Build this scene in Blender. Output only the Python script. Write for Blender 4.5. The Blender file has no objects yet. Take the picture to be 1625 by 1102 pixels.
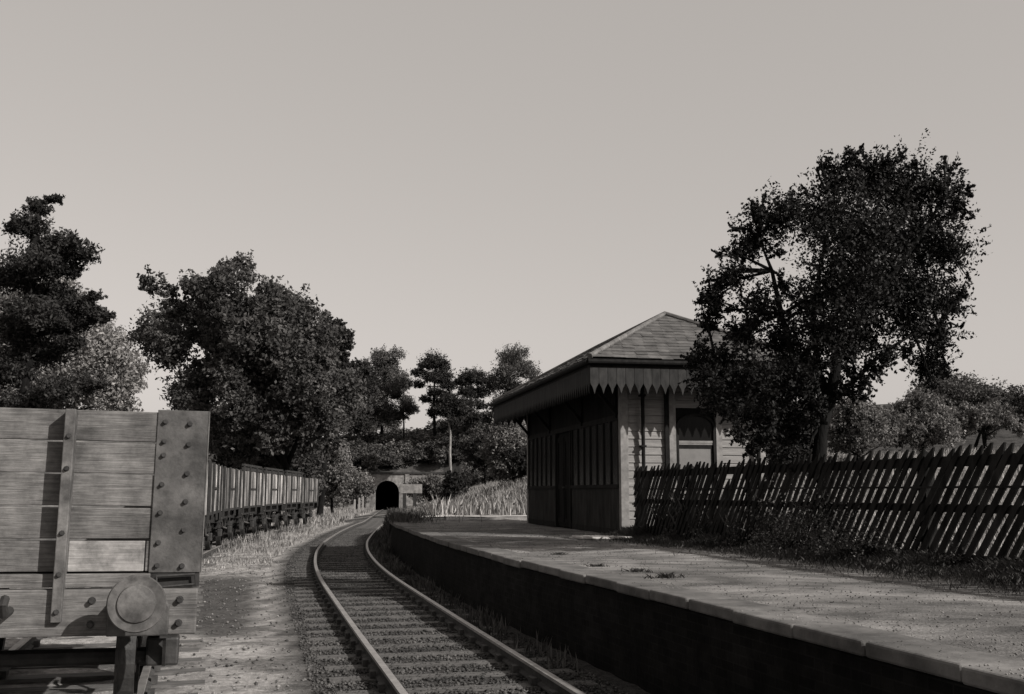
import bpy, math, random
import numpy as np
from mathutils import Vector, Matrix
R = math.radians
random.seed(7)
scn = bpy.context.scene
col = scn.collection

# ------------------------------------------------------------------ camera
FPX, CAMZ = 1730.0, 1.75
TILT = math.atan(250/1730)
cam = bpy.data.cameras.new('camera'); cam.sensor_width = 36
cam.lens = 36*FPX/1625
cam.shift_x = (812.5-820)/1625; cam.shift_y = (530-551)/1625
cam.clip_start = .05; cam.clip_end = 6000
co = bpy.data.objects.new('camera', cam); col.objects.link(co)
co.location = (0, 0, CAMZ); co.rotation_euler = (math.pi/2+TILT, 0, 0)
scn.camera = co
# ------------------------------------------------------------------ light
SUN_AZ, SUN_EL = 124.0, 31.0            # azimuth clockwise from +Y
scn.view_settings.view_transform = 'Standard'; scn.view_settings.look = 'None'
scn.view_settings.gamma = 1; scn.view_settings.exposure = 0.6
w = bpy.data.worlds.new('World'); scn.world = w; w.use_nodes = True
nt = w.node_tree; nt.nodes.clear()
sky = nt.nodes.new('ShaderNodeTexSky'); sky.sky_type = 'NISHITA'; sky.sun_disc = False
sky.sun_elevation = R(SUN_EL); sky.sun_rotation = R(SUN_AZ)
sky.air_density = 1.0; sky.dust_density = 2.2; sky.ozone_density = 1.0
bw = nt.nodes.new('ShaderNodeRGBToBW'); tint = nt.nodes.new('ShaderNodeMix'); tint.data_type = 'RGBA'; tint.blend_type = 'MULTIPLY'
tint.inputs[0].default_value = 1; tint.inputs[7].default_value = (1.06, .99, .935, 1)
bg = nt.nodes.new('ShaderNodeBackground'); bg.inputs[1].default_value = .125
out = nt.nodes.new('ShaderNodeOutputWorld')
veil = nt.nodes.new('ShaderNodeMix'); veil.data_type = 'RGBA'; veil.inputs[0].default_value = .62      # thin even high cloud over the clear sky
veil.inputs[7].default_value = (2.55, 2.55, 2.55, 1)
nt.links.new(sky.outputs[0], bw.inputs[0]); nt.links.new(bw.outputs[0], veil.inputs[6]); nt.links.new(veil.outputs[2], tint.inputs[6])
nt.links.new(tint.outputs[2], bg.inputs[0]); nt.links.new(bg.outputs[0], out.inputs[0])
sl = bpy.data.lights.new('sun', 'SUN'); sl.energy = 4.5; sl.angle = R(.55); sl.color = (1, .965, .92)
so = bpy.data.objects.new('sun', sl); col.objects.link(so)
sd = Vector((math.sin(R(SUN_AZ))*math.cos(R(SUN_EL)), math.cos(R(SUN_AZ))*math.cos(R(SUN_EL)), math.sin(R(SUN_EL))))
so.rotation_euler = sd.to_track_quat('Z', 'Y').to_euler(); so.location = sd*60

# ------------------------------------------------------------------ helpers
def at(u, v, y):
    """world point seen at photograph pixel u, v at forward distance y (used to measure the place)"""
    a = (u-820)/FPX; b = -(v-530)/FPX
    dy = math.cos(TILT)-b*math.sin(TILT); dz = math.sin(TILT)+b*math.cos(TILT)
    return Vector((a*y/dy, y, CAMZ+dz*y/dy))

class MB:
    def __init__(s): s.v = []; s.f = []
    def add(s, v, f):
        n = len(s.v); s.v += [tuple(p) for p in v]; s.f += [tuple(i+n for i in q) for q in f]
    def box(s, a, b, M=None):
        (x0, y0, z0), (x1, y1, z1) = a, b
        v = [Vector(p) for p in ((x0,y0,z0),(x1,y0,z0),(x1,y1,z0),(x0,y1,z0),(x0,y0,z1),(x1,y0,z1),(x1,y1,z1),(x0,y1,z1))]
        if M is not None: v = [M@p for p in v]
        s.add(v, [(0,3,2,1),(4,5,6,7),(0,1,5,4),(1,2,6,5),(2,3,7,6),(3,0,4,7)])
    def bar(s, p, q, wd, dp, up=(0,0,1)):
        p = Vector(p); q = Vector(q); d = (q-p); L = d.length; d.normalize()
        x = d.cross(Vector(up))
        if x.length < 1e-4: x = d.cross(Vector((1,0,0)))
        x.normalize(); z = x.cross(d)
        v = [o+x*i*wd/2+z*j*dp/2 for o in (p, q) for i, j in ((-1,-1),(1,-1),(1,1),(-1,1))]
        s.add(v, [(0,1,2,3),(7,6,5,4),(0,4,5,1),(1,5,6,2),(2,6,7,3),(3,7,4,0)])
    def tube(s, pts, rad, n=8, cap=True):
        pts = [Vector(p) for p in pts]; rs = rad if hasattr(rad, '__len__') else [rad]*len(pts)
        vs = []; fs = []; prev = None
        for i, p in enumerate(pts):
            d = (pts[min(i+1, len(pts)-1)]-pts[max(i-1, 0)]).normalized()
            if prev is None:
                x = d.cross(Vector((0,0,1)))
                if x.length < .05: x = d.cross(Vector((1,0,0)))
            else: x = prev-d*prev.dot(d)
            x.normalize(); prev = x; y = d.cross(x)
            for k in range(n):
                t = 2*math.pi*k/n; vs.append(p+(x*math.cos(t)+y*math.sin(t))*rs[i])
        for i in range(len(pts)-1):
            for k in range(n):
                a = i*n+k; b = i*n+(k+1)%n; fs.append((a, b, b+n, a+n))
        if cap: fs.append(tuple(range(n))[::-1]); fs.append(tuple(range(len(vs)-n, len(vs))))
        s.add(vs, fs)
    def lathe(s, prof, org, ax, n=24):
        """prof: (radius, distance along ax)"""
        ax = Vector(ax).normalized(); x = ax.cross(Vector((0,0,1)))
        if x.length < .05: x = Vector((1,0,0))
        x.normalize(); y = ax.cross(x); org = Vector(org)
        vs = [org+ax*h+(x*math.cos(2*math.pi*k/n)+y*math.sin(2*math.pi*k/n))*r for r, h in prof for k in range(n)]
        fs = [(i*n+k, i*n+(k+1)%n, (i+1)*n+(k+1)%n, (i+1)*n+k) for i in range(len(prof)-1) for k in range(n)]
        fs.append(tuple(range(n))[::-1]); fs.append(tuple(range(len(vs)-n, len(vs))))
        s.add(vs, fs)
    def prism(s, poly, a, b, fn):
        """poly 2-D extruded between a and b; fn(p, q, t) -> 3-D"""
        n = len(poly)
        vs = [fn(p, q, a) for p, q in poly]+[fn(p, q, b) for p, q in poly]
        s.add(vs, [tuple(range(n))[::-1], tuple(range(n, 2*n))]+[(i, (i+1) % n, (i+1) % n+n, i+n) for i in range(n)])
    def build(s, name, m, parent=None, smooth=False, bevel=0):
        me = bpy.data.meshes.new(name); me.from_pydata(s.v, [], s.f); me.materials.append(m); me.update()
        if smooth: me.shade_smooth()
        o = bpy.data.objects.new(name, me); col.objects.link(o)
        if parent: o.parent = parent
        if bevel:
            md = o.modifiers.new('bevel', 'BEVEL'); md.width = bevel; md.segments = 2; md.limit_method = 'ANGLE'
        return o
def npmesh(name, V, F, m, parent=None):
    """V (n,3) F (m,k) arrays"""
    V = np.asarray(V, dtype=np.float32); F = np.asarray(F, dtype=np.int32); k = F.shape[1]
    me = bpy.data.meshes.new(name); me.vertices.add(len(V)); me.vertices.foreach_set('co', V.ravel())
    me.loops.add(F.size); me.loops.foreach_set('vertex_index', F.ravel())
    me.polygons.add(len(F)); me.polygons.foreach_set('loop_start', np.arange(0, F.size, k, dtype=np.int32))
    me.update(calc_edges=True); me.materials.append(m)
    o = bpy.data.objects.new(name, me); col.objects.link(o)
    if parent: o.parent = parent
    return o
def tag(o, label=None, cat=None, group=None, kind=None):
    for k, v in (('label', label), ('category', cat), ('group', group), ('kind', kind)):
        if v: o[k] = v
    return o
def empty(name, loc, rz=0):
    o = bpy.data.objects.new(name, None); col.objects.link(o); o.location = loc; o.rotation_euler = (0, 0, rz)
    o.empty_display_size = .3; return o
def copy_tree(o, parent=None):
    c = o.copy(); col.objects.link(c); c.parent = parent
    for ch in list(o.children): copy_tree(ch, c)
    return c

# ------------------------------------------------------------------ materials
def g(v): return (min(1, v*1.03), v*.99, v*.96, 1)
def mat(name, lo, hi, scale=4, stretch=(1,1,1), rough=.85, bump=.3, bscale=None, island=0, detail=6, metal=0, streak=0, contrast=(.35,.65), transl=0, coord='Object', bdist=.01, patch=0, objrand=0):
    m = bpy.data.materials.new(name); m.use_nodes = True; t = m.node_tree; N = t.nodes; L = t.links
    b = N['Principled BSDF']; b.inputs['Roughness'].default_value = rough; b.inputs['Metallic'].default_value = metal
    b.inputs['Specular IOR Level'].default_value = .3
    tc = N.new('ShaderNodeTexCoord'); mp = N.new('ShaderNodeMapping'); mp.inputs['Scale'].default_value = stretch
    L.new(tc.outputs[coord], mp.inputs[0])
    nz = N.new('ShaderNodeTexNoise'); nz.inputs['Scale'].default_value = scale; nz.inputs['Detail'].default_value = detail; nz.inputs['Roughness'].default_value = .62
    L.new(mp.outputs[0], nz.inputs[0])
    cr = N.new('ShaderNodeValToRGB'); cr.color_ramp.elements[0].position = contrast[0]; cr.color_ramp.elements[1].position = contrast[1]
    cr.color_ramp.elements[0].color = g(lo); cr.color_ramp.elements[1].color = g(hi)
    L.new(nz.outputs[0], cr.inputs[0]); colr = cr.outputs[0]
    if island:
        ge = N.new('ShaderNodeNewGeometry'); mr = N.new('ShaderNodeMapRange'); mr.inputs[3].default_value = 1-island; mr.inputs[4].default_value = 1+island
        L.new(ge.outputs['Random Per Island'], mr.inputs[0])
        mx = N.new('ShaderNodeMix'); mx.data_type = 'RGBA'; mx.blend_type = 'MULTIPLY'; mx.inputs[0].default_value = 1
        L.new(colr, mx.inputs[6]); L.new(mr.outputs[0], mx.inputs[7]); colr = mx.outputs[2]
    if streak:   # large soft weathering patches
        n2 = N.new('ShaderNodeTexNoise'); n2.inputs['Scale'].default_value = scale*.13; n2.inputs['Detail'].default_value = 3
        L.new(mp.outputs[0], n2.inputs[0])
        mr2 = N.new('ShaderNodeMapRange'); mr2.inputs[1].default_value = .35; mr2.inputs[2].default_value = .65; mr2.inputs[3].default_value = 1-streak; mr2.inputs[4].default_value = 1+streak
        L.new(n2.outputs[0], mr2.inputs[0])
        m2 = N.new('ShaderNodeMix'); m2.data_type = 'RGBA'; m2.blend_type = 'MULTIPLY'; m2.inputs[0].default_value = 1
        L.new(colr, m2.inputs[6]); L.new(mr2.outputs[0], m2.inputs[7]); colr = m2.outputs[2]
    def mul(src, fac):
        q = N.new('ShaderNodeMix'); q.data_type = 'RGBA'; q.blend_type = 'MULTIPLY'; q.inputs[0].default_value = 1; L.new(src, q.inputs[6]); L.new(fac, q.inputs[7]); return q.outputs[2]
    if patch:    # bleached and grimy patches
        n3 = N.new('ShaderNodeTexNoise'); n3.inputs['Scale'].default_value = patch; n3.inputs['Detail'].default_value = 8; n3.inputs['Roughness'].default_value = .7; L.new(tc.outputs[coord], n3.inputs[0])
        r3 = N.new('ShaderNodeMapRange'); r3.inputs[1].default_value = .36; r3.inputs[2].default_value = .66; r3.inputs[3].default_value = .5; r3.inputs[4].default_value = 1.75; L.new(n3.outputs[0], r3.inputs[0]); colr = mul(colr, r3.outputs[0])
    if objrand:
        oi = N.new('ShaderNodeObjectInfo'); r4 = N.new('ShaderNodeMapRange'); r4.inputs[3].default_value = 1-objrand; r4.inputs[4].default_value = 1+objrand; L.new(oi.outputs['Random'], r4.inputs[0]); colr = mul(colr, r4.outputs[0])
    L.new(colr, b.inputs['Base Color'])
    if bump:
        nb = N.new('ShaderNodeTexNoise'); nb.inputs['Scale'].default_value = bscale or scale*5; nb.inputs['Detail'].default_value = 5
        L.new(mp.outputs[0], nb.inputs[0]); bp = N.new('ShaderNodeBump'); bp.inputs['Strength'].default_value = bump; bp.inputs['Distance'].default_value = bdist
        L.new(nb.outputs[0], bp.inputs['Height']); L.new(bp.outputs[0], b.inputs['Normal'])
    if transl:
        tr = N.new('ShaderNodeBsdfTranslucent'); ms = N.new('ShaderNodeMixShader'); ms.inputs[0].default_value = transl
        L.new(colr, tr.inputs[0]); L.new(b.outputs[0], ms.inputs[1]); L.new(tr.outputs[0], ms.inputs[2]); L.new(ms.outputs[0], N['Material Output'].inputs[0])
    return m
def leafmat(name, lo, hi, scale=.6, tr=.25):
    m = mat(name, lo, hi, scale=scale, island=.45, bump=0, rough=.6, transl=tr, detail=3); m.node_tree.nodes['Principled BSDF'].inputs['Specular IOR Level'].default_value = .12; return m
M = dict(
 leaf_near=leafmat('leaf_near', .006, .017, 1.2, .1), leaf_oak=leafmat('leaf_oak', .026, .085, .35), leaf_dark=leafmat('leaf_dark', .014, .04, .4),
 leaf_mid=leafmat('leaf_mid', .035, .09, .4), leaf_pale=leafmat('leaf_pale', .12, .22, .3), leaf_bush=leafmat('leaf_bush', .065, .17, .5),
 leaf_fence=leafmat('leaf_fence', .02, .09, 2),
 grass=mat('grass', .12, .36, scale=.9, island=.4, bump=0, transl=.25, detail=3), grass_dark=mat('grass_dark', .03, .14, scale=.8, island=.5, bump=0, transl=.2, detail=3),
 bark=mat('bark', .003, .009, scale=6, stretch=(1,1,.25), bump=.6, bdist=.03), bark_pale=mat('bark_pale', .1, .22, scale=4, stretch=(1,1,.3), bump=.5),
 sleeper=mat('sleeper', .03, .1, scale=5, stretch=(.6,3,3), bump=.5, island=.35), rail=mat('rail_steel', .22, .38, scale=6, rough=.35, metal=.6, bump=.1),
 railside=mat('rail_rust', .02, .05, scale=12, rough=.85),
 slate=mat('slate', .035, .085, scale=3, island=.22, rough=.65, bump=.3), lead=mat('ridge_tile', .06, .12, scale=5, island=.2),
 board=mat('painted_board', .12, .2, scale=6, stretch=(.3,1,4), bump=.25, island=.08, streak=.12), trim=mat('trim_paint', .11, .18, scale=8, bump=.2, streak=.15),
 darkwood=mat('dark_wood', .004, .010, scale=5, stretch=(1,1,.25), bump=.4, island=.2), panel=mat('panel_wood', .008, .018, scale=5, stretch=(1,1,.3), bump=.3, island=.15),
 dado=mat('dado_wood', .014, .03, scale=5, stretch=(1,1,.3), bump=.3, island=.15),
 gutter=mat('gutter_iron', .005, .012, scale=10, rough=.7), valance=mat('valance_board', .006, .026, scale=7, stretch=(1,1,.4), bump=.3, island=.3), valance_shaded=mat('shaded_valance_board', .006, .014, scale=7, stretch=(1,1,.4), bump=.3, island=.3),
 glass=mat('window_glass', .006, .01, scale=1, rough=.25, bump=0), frosted=mat('frosted_pane', .09, .12, scale=3, rough=.5, bump=0),
 fence=mat('fence_wood', .005, .02, scale=6, stretch=(1,1,.3), bump=.5, island=.3),
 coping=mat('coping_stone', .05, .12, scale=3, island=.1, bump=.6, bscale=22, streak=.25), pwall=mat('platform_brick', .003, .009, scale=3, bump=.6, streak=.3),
 wood_end=mat('wagon_plank', .045, .115, scale=5, stretch=(.7,1,13), bump=.6, bscale=9, island=.2, streak=0, contrast=(.3,.7), detail=10, patch=2.2), wood_new=mat('wagon_new_plank', .12, .2, scale=4, stretch=(.6,1,16), bump=.4, bscale=8, detail=10, patch=3.5),
 steel_plate=mat('steel_plate', .035, .06, scale=5, bump=.4, bscale=30, rough=.7, patch=3, detail=10), iron=mat('iron', .01, .03, scale=9, rough=.6),
 stanch=mat('stanchion', .055, .09, scale=6, rough=.7, patch=4), buffer=mat('buffer_steel', .035, .075, scale=5, rough=.55, bump=.3, patch=7),
 wag_side=mat('wagon_side_board', .035, .25, scale=2.2, stretch=(7,7,.5), bump=.4, island=.6, contrast=(.38,.62), objrand=.35, patch=.7), wag_dark=mat('wagon_dark', .008, .025, scale=6),
 stone=mat('portal_stone', .08, .2, scale=1.6, bump=.5, streak=.3), soot=mat('sooty_brick', .003, .006, scale=2), stone_dark=mat('portal_coping', .02, .04, scale=2),
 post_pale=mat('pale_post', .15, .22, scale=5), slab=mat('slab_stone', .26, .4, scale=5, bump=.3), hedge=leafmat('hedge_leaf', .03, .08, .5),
 pebble=mat('pebble', .03, .13, scale=.8, island=.6, bump=0),
)

M['glass'].node_tree.nodes['Principled BSDF'].inputs['Specular IOR Level'].default_value = .05
for k_ in ('bark', 'fence', 'gutter', 'darkwood', 'panel', 'dado', 'pwall'): M[k_].node_tree.nodes['Principled BSDF'].inputs['Specular IOR Level'].default_value = .06
# ------------------------------------------------------------------ alignments (plan of the place)
def curve(tab):
    ys = np.array([a for a, b in tab], float); xs = np.array([b for a, b in tab], float)
    yy = np.arange(ys[0], ys[-1], .5); xx = np.interp(yy, ys, xs)
    k = np.exp(-.5*(np.arange(-8, 9)/3.5)**2); k /= k.sum()
    pad = np.concatenate([xx[0]+(xx[1]-xx[0])*np.arange(-8, 0), xx, xx[-1]+(xx[-1]-xx[-2])*np.arange(1, 9)])
    xx = np.convolve(pad, k, 'valid')
    return lambda y: np.interp(y, yy, xx)
xmain = curve([(-20,6.95),(0,2.16),(15.55,-1.57),(19.3,-2.44),(22.5,-3.2),(27.3,-4.2),(33,-5.2),(38.9,-6.03),(46.4,-6.8),(56.5,-7.75),(70.5,-9.0),(100,-12.3),(150,-17.9),(196,-23.0),(270,-31)])
xside = curve([(-20,4.5),(0,-1.24),(7.67,-3.45),(14,-5.27),(20,-7.0),(26,-8.6),(31.5,-9.75),(38,-10.75),(46,-11.5),(58,-12.15),(72,-12.6),(90,-13.2),(110,-14.0),(127,-15.3),(160,-19)])
xedge = curve([(-20,8.9),(0,4.0),(8.61,1.8),(11.1,1.2),(13.45,.55),(15.05,.06),(17.4,-.52),(22.2,-1.6),(28.6,-2.86),(34,-3.86),(43,-5.1),(60,-7)])
def zt(y): return np.interp(y, [-50, 50, 60, 196, 300], [0, 0, -.05, -1.4, -2.5])
def sstep(a, b, x):
    t = np.clip((x-a)/(b-a), 0, 1); return t*t*(3-2*t)
def wob(x, y, s, k=0):
    return (np.sin(x*s+1.3+k)*np.cos(y*s*1.21+.7*k)+.6*np.sin(x*s*2.3+y*s*1.7+k*2)+.4*np.cos(x*s*3.9-y*s*4.3+k))/2
PORT = 196.3
def plat_right(y): 
    y = np.asarray(y, float); return np.where(y < 23.4, 5.62+(12.0-y)*.266+.75, np.where(y < 36.25, xmain(y)+10.8, xedge(y)+.3))
def terr(x, y):
    x = np.asarray(x, float); y = np.asarray(y, float)
    s = x-xmain(y); base = zt(y)-.17
    # platform hinterland on the right, bank beyond the platform
    near = sstep(60, 47, y); xp = plat_right(y)
    right = near*(.94*sstep(xp-.5, xp-.12, x)+.075*np.clip(x-np.where(y > 36.25, xmain(y)+10.8, xp), 0, 55))
    bank = (1-near)*(3.0*sstep(3.0+4*sstep(70, 50, y), 14, s)+.05*np.clip(s-13, 0, 60))
    left = .03*np.clip(-s-9, 0, 80)*sstep(5, 30, y)
    z = base+right+bank+left
    hill = 15.5*sstep(150, 245, y+.25*np.clip(s, 0, 60)-.1*np.clip(-s, 0, 60))+ .02*np.clip(y-245, 0, 400)
    hill = hill*(1-sstep(150, 330, np.abs(x+20)))
    cut = base+np.clip(np.abs(s)-8.5, 0, 200)*.62
    z = np.where(y > 100, np.minimum(z, base+np.clip(np.abs(s)-4.5, 0, 200)*.45), z)
    hz = np.where(y < PORT-.2, np.minimum(z+hill, np.maximum(cut, z)), np.minimum(np.maximum(z+hill, zt(y)+6.1), zt(y)+6.2+np.clip(y-PORT, 0, 900)*.5+np.clip(np.abs(s)-8, 0, 200)*.45))
    hz = hz+wob(x, y, .5)*.05*sstep(2.0, 4, np.abs(s))+wob(x, y, .11, 2)*.5*sstep(20, 60, np.abs(s))
    return hz
# ground sheet
def axis(lo, hi, fine0, fine1, d0, gr):
    a = list(np.arange(fine0, fine1, d0)); d = d0
    while a[-1] < hi: d *= gr; a.append(a[-1]+d)
    d = d0
    while a[0] > lo: d *= gr; a.insert(0, a[0]-d)
    return np.array(a)
gx = axis(-1800, 1800, -34, 14, .3, 1.06); gy = axis(-300, 2600, -2, 75, .4, 1.04)
gy = np.sort(np.concatenate([gy[np.abs(gy-PORT) > 1.2], [PORT-.9, PORT-.25, PORT-.15, PORT+.6]]))
GX, GY = np.meshgrid(gx, gy); GZ = terr(GX, GY)
rs = np.random.RandomState(3); GZ += rs.randn(*GZ.shape)*.012*((np.abs(GX-xmain(GY)) > 1.35))
V = np.stack([GX, GY, GZ], -1).reshape(-1, 3); nx = len(gx)
ii, jj = np.meshgrid(np.arange(len(gy)-1), np.arange(nx-1), indexing='ij')
F = np.stack([ii*nx+jj, ii*nx+jj+1, (ii+1)*nx+jj+1, (ii+1)*nx+jj], -1).reshape(-1, 4)
fy = V[F][:, :, 1].mean(1); fxx = V[F][:, :, 0]; 
hole = (V[F][:, :, 1].min(1) > PORT-.3) & (V[F][:, :, 1].max(1) < PORT-.1) & (np.abs(fxx.mean(1)+23.05) < 2.6+.5*(fxx.max(1)-fxx.min(1)))
F = F[~hole]
gm = bpy.data.materials.new('ground'); gm.use_nodes = True
def ground_mat():
    t = gm.node_tree; N = t.nodes; L = t.links; b = N['Principled BSDF']; b.inputs['Roughness'].default_value = .95; b.inputs['Specular IOR Level'].default_value = .1
    tc = N.new('ShaderNodeTexCoord'); at_ = N.new('ShaderNodeAttribute'); at_.attribute_name = 'cover'
    def noise(sc, det=6, ro=.6):
        n = N.new('ShaderNodeTexNoise'); n.inputs['Scale'].default_value = sc; n.inputs['Detail'].default_value = det; n.inputs['Roughness'].default_value = ro
        L.new(tc.outputs['Object'], n.inputs[0]); return n.outputs[0]
    def ramp(src, p0, c0, p1, c1):
        r = N.new('ShaderNodeValToRGB'); e = r.color_ramp.elements; e[0].position = p0; e[1].position = p1; e[0].color = g(c0); e[1].color = g(c1)
        L.new(src, r.inputs[0]); return r.outputs[0]
    def mix(f, a, c):
        m = N.new('ShaderNodeMix'); m.data_type = 'RGBA'; L.new(f, m.inputs[0]); L.new(a, m.inputs[6]); L.new(c, m.inputs[7]); return m.outputs[2]
    bal = ramp(noise(14, 10, .75), .36, .012, .62, .07)
    rough = mix(ramp(noise(1.3, 8), .40, 0, .52, 1), ramp(noise(9, 10, .75), .35, .04, .65, .2), ramp(noise(6, 12, .85), .36, .11, .64, .42))
    gr = mix(ramp(noise(.25, 6), .4, 0, .62, 1), ramp(noise(3, 8), .35, .05, .65, .14), ramp(noise(4, 8), .35, .14, .65, .28))
    hl = ramp(noise(.5, 8), .35, .014, .65, .05)
    sep = N.new('ShaderNodeSeparateColor'); L.new(at_.outputs[0], sep.inputs[0])
    c = mix(sep.outputs[0], bal, rough); c = mix(sep.outputs[1], c, gr); c = mix(sep.outputs[2], c, hl)
    L.new(c, b.inputs['Base Color'])
    bp = N.new('ShaderNodeBump'); bp.inputs['Strength'].default_value = .9; bp.inputs['Distance'].default_value = .05
    L.new(noise(16, 8, .7), bp.inputs['Height']); L.new(bp.outputs[0], b.inputs['Normal'])
ground_mat()
go = npmesh('ground', V, F, gm); tag(go, kind='structure')
S = GX-xmain(GY); D2 = np.abs(GX-xside(GY))
rough_ = sstep(1.5, 1.9, np.abs(S))*(S < 0)+((S > 1.5) & (GY > 44))
ash = sstep(-3.9, -3.4, S)*sstep(-1.9, -2.2, S)*sstep(14.5, 15.5, GY)*sstep(26, 24, GY)
rough_ = rough_*(1-.9*ash)
grs = np.clip(sstep(4.5, 6, S)*sstep(41, 44, GY)+(S > 5.2)*(GY < 44)+sstep(-14, -18, S), 0, 1)
hl_ = np.maximum(sstep(190, 200, GY), sstep(140, 160, GY)*(np.abs(S) > 10))*(1-sstep(228, 240, GY+wob(GX, GY, .06)*8))+ sstep(-60, -30, GY-230)*sstep(-24, -32, S)*.9
C = np.stack([rough_.clip(0,1), grs.clip(0,1), np.clip(hl_,0,1), np.ones_like(GX)], -1).reshape(-1, 4).astype(np.float32)
ca = go.data.color_attributes.new('cover', 'FLOAT_COLOR', 'POINT'); ca.data.foreach_set('color', C.ravel())
go.data.shade_smooth()

# ------------------------------------------------------------------ tracks
def make_track(name, xf, y0, y1, label, lead=0, nparts=100, sleeper_m=None):
    root = empty(name, (float(xf(y0)), y0, 0)); tag(root, label, 'railway track')
    root.location = (0, 0, 0)
    ys = np.arange(y0, y1, 1.0)
    prof = [(-.035,0),(.035,0),(.035,-.03),(.012,-.045),(.012,-.11),(.06,-.13),(.06,-.145),(-.06,-.145),(-.06,-.13),(-.012,-.11),(-.012,-.045),(-.035,-.03)]
    for sgn in (-1, 1):
        vs = []; n = len(prof); 
        for y in ys:
            d = Vector((float(xf(y+.3)-xf(y-.3)), .6, 0)).normalized(); nrm = Vector((d.y, -d.x, 0))
            c = Vector((float(xf(y)), y, float(zt(y))))+nrm*sgn*.7525
            vs += [c+nrm*a+Vector((0,0,b)) for a, b in prof]
        fs = [(i*n+k, i*n+(k+1)%n, (i+1)*n+(k+1)%n, (i+1)*n+k) for i in range(len(ys)-1) for k in range(n)]
        fs.append(tuple(range(n))); mb = MB(); mb.add(vs, fs)
        o = mb.build('rail', M['rail'], root); o.data.materials.append(M['railside'])
        for p in o.data.polygons:
            k = p.index % n
            if p.index < (len(ys)-1)*n and k not in (0, 1, 11): p.material_index = 1
    # sleepers
    sy = []; y = y0+.35
    while y < y1: sy.append(y); y += .76
    ref = MB(); ref.box((-1.29, -.125, -.12), (1.29, .125, 0)); first = None
    rest = MB(); chairs = MB()
    vis = [v for v in sy if v > 7.0]; vis = set(vis[:nparts])
    for y in sy:
        d = Vector((float(xf(y+.3)-xf(y-.3)), .6, 0)).normalized(); rz = math.atan2(-d.x, d.y)
        p = Vector((float(xf(y)), y, float(zt(y))-.15)); jx = random.uniform(-.05, .05); tw = random.uniform(-.02, .02)
        Mx = Matrix.Translation(p+Vector((jx, 0, random.uniform(-.008, .0))))@Matrix.Rotation(rz+tw, 4, 'Z')
        if y in vis:
            if first is None: first = ref.build('sleeper', sleeper_m or M['sleeper'], root); o = first
            else: o = first.copy(); col.objects.link(o); o.parent = root
            o.matrix_local = Mx
        else: rest.box((-1.29, -.125, -.12), (1.29, .125, 0), Mx)
        for sg in (-1, 1):
            for k in (-1, 1): chairs.box((sg*.7525+k*.05+(.0 if k > 0 else -.06), -.07, 0), (sg*.7525+k*.05+(.06 if k > 0 else 0), .07, .07), Matrix.Translation(p)@Matrix.Rotation(rz, 4, 'Z'))
    if rest.v: rest.build('sleeper', sleeper_m or M['sleeper'], root)['kind'] = 'stuff'
    chairs.build('rail_chair', M['railside'], root)['kind'] = 'stuff'
    return root
make_track('railway_track', xmain, -6, 236, 'curving running line of worn rails on timber sleepers beside the platform, leading into the tunnel')
make_track('railway_track', xside, -6, 126, 'siding track half buried in weeds under the row of goods wagons', nparts=60)

# ------------------------------------------------------------------ platform
def platform():
    root = empty('station_platform', (0, 0, 0)); tag(root, 'low station platform with worn gravelled surface and brick edge wall right of the track', 'platform')
    ys = np.concatenate([np.arange(-6, 36.2, .35), [36.3]])
    m = M['plat'] = mat('platform_surface', .06, .2, scale=1.6, stretch=(1,1.6,1), detail=12, bump=.9, bscale=34, bdist=.025, streak=.42, contrast=(.36,.66))
    vs = []; nX = 26
    def xr(y): return float(plat_right(y))
    for y in ys:
        xe = float(xedge(y)); x1 = xr(y)
        for k in range(nX+1):
            t = k/nX; x = xe+.42+(x1-xe-.42)*t; dz = .012*math.sin(x*1.7+y*.9)+.006*math.sin(y*3.1-x*2.3)
            vs.append((x, y, .795+dz-.004-(.0 if k else .0)))
    fs = [(i*(nX+1)+k, i*(nX+1)+k+1, (i+1)*(nX+1)+k+1, (i+1)*(nX+1)+k) for i in range(len(ys)-1) for k in range(nX)]
    a = MB(); a.add(vs, fs); a.build('surface', m, root, smooth=True)
    # edge wall and coping stones
    wv = []
    for y in ys:
        xe = float(xedge(y))+.06
        wv += [(xe, y, -.3), (xe, y, .70), (xe+.5, y, .70), (xe+.5, y, -.3)]
    b = MB(); b.add(wv, [(i*4+k, i*4+(k+1)%4, i*4+4+(k+1)%4, i*4+4+k) for i in range(len(ys)-1) for k in range(4)]+[(0,1,2,3), tuple(range(len(wv)-4, len(wv)))[::-1]])
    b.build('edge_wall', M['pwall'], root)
    c = MB(); y = -6.0
    while y < 35.9:
        L = random.uniform(.82, 1.0); y2 = min(y+L, 36.3)-.016; dz = random.uniform(-.009, .009)+.812; j = random.uniform(-.02, .02)
        x0, x1 = float(xedge(y)), float(xedge(y2))
        v = [(x0+j, y, dz-.1), (x0+.46+j, y, dz-.1), (x1+.46+j, y2, dz-.1), (x1+j, y2, dz-.1)]; v += [(p[0], p[1], dz) for p in v]
        c.add(v, [(0,3,2,1),(4,5,6,7),(0,1,5,4),(1,2,6,5),(2,3,7,6),(3,0,4,7)]); y = y2+.016
    c.build('coping', M['coping'], root, bevel=.018)
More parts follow.
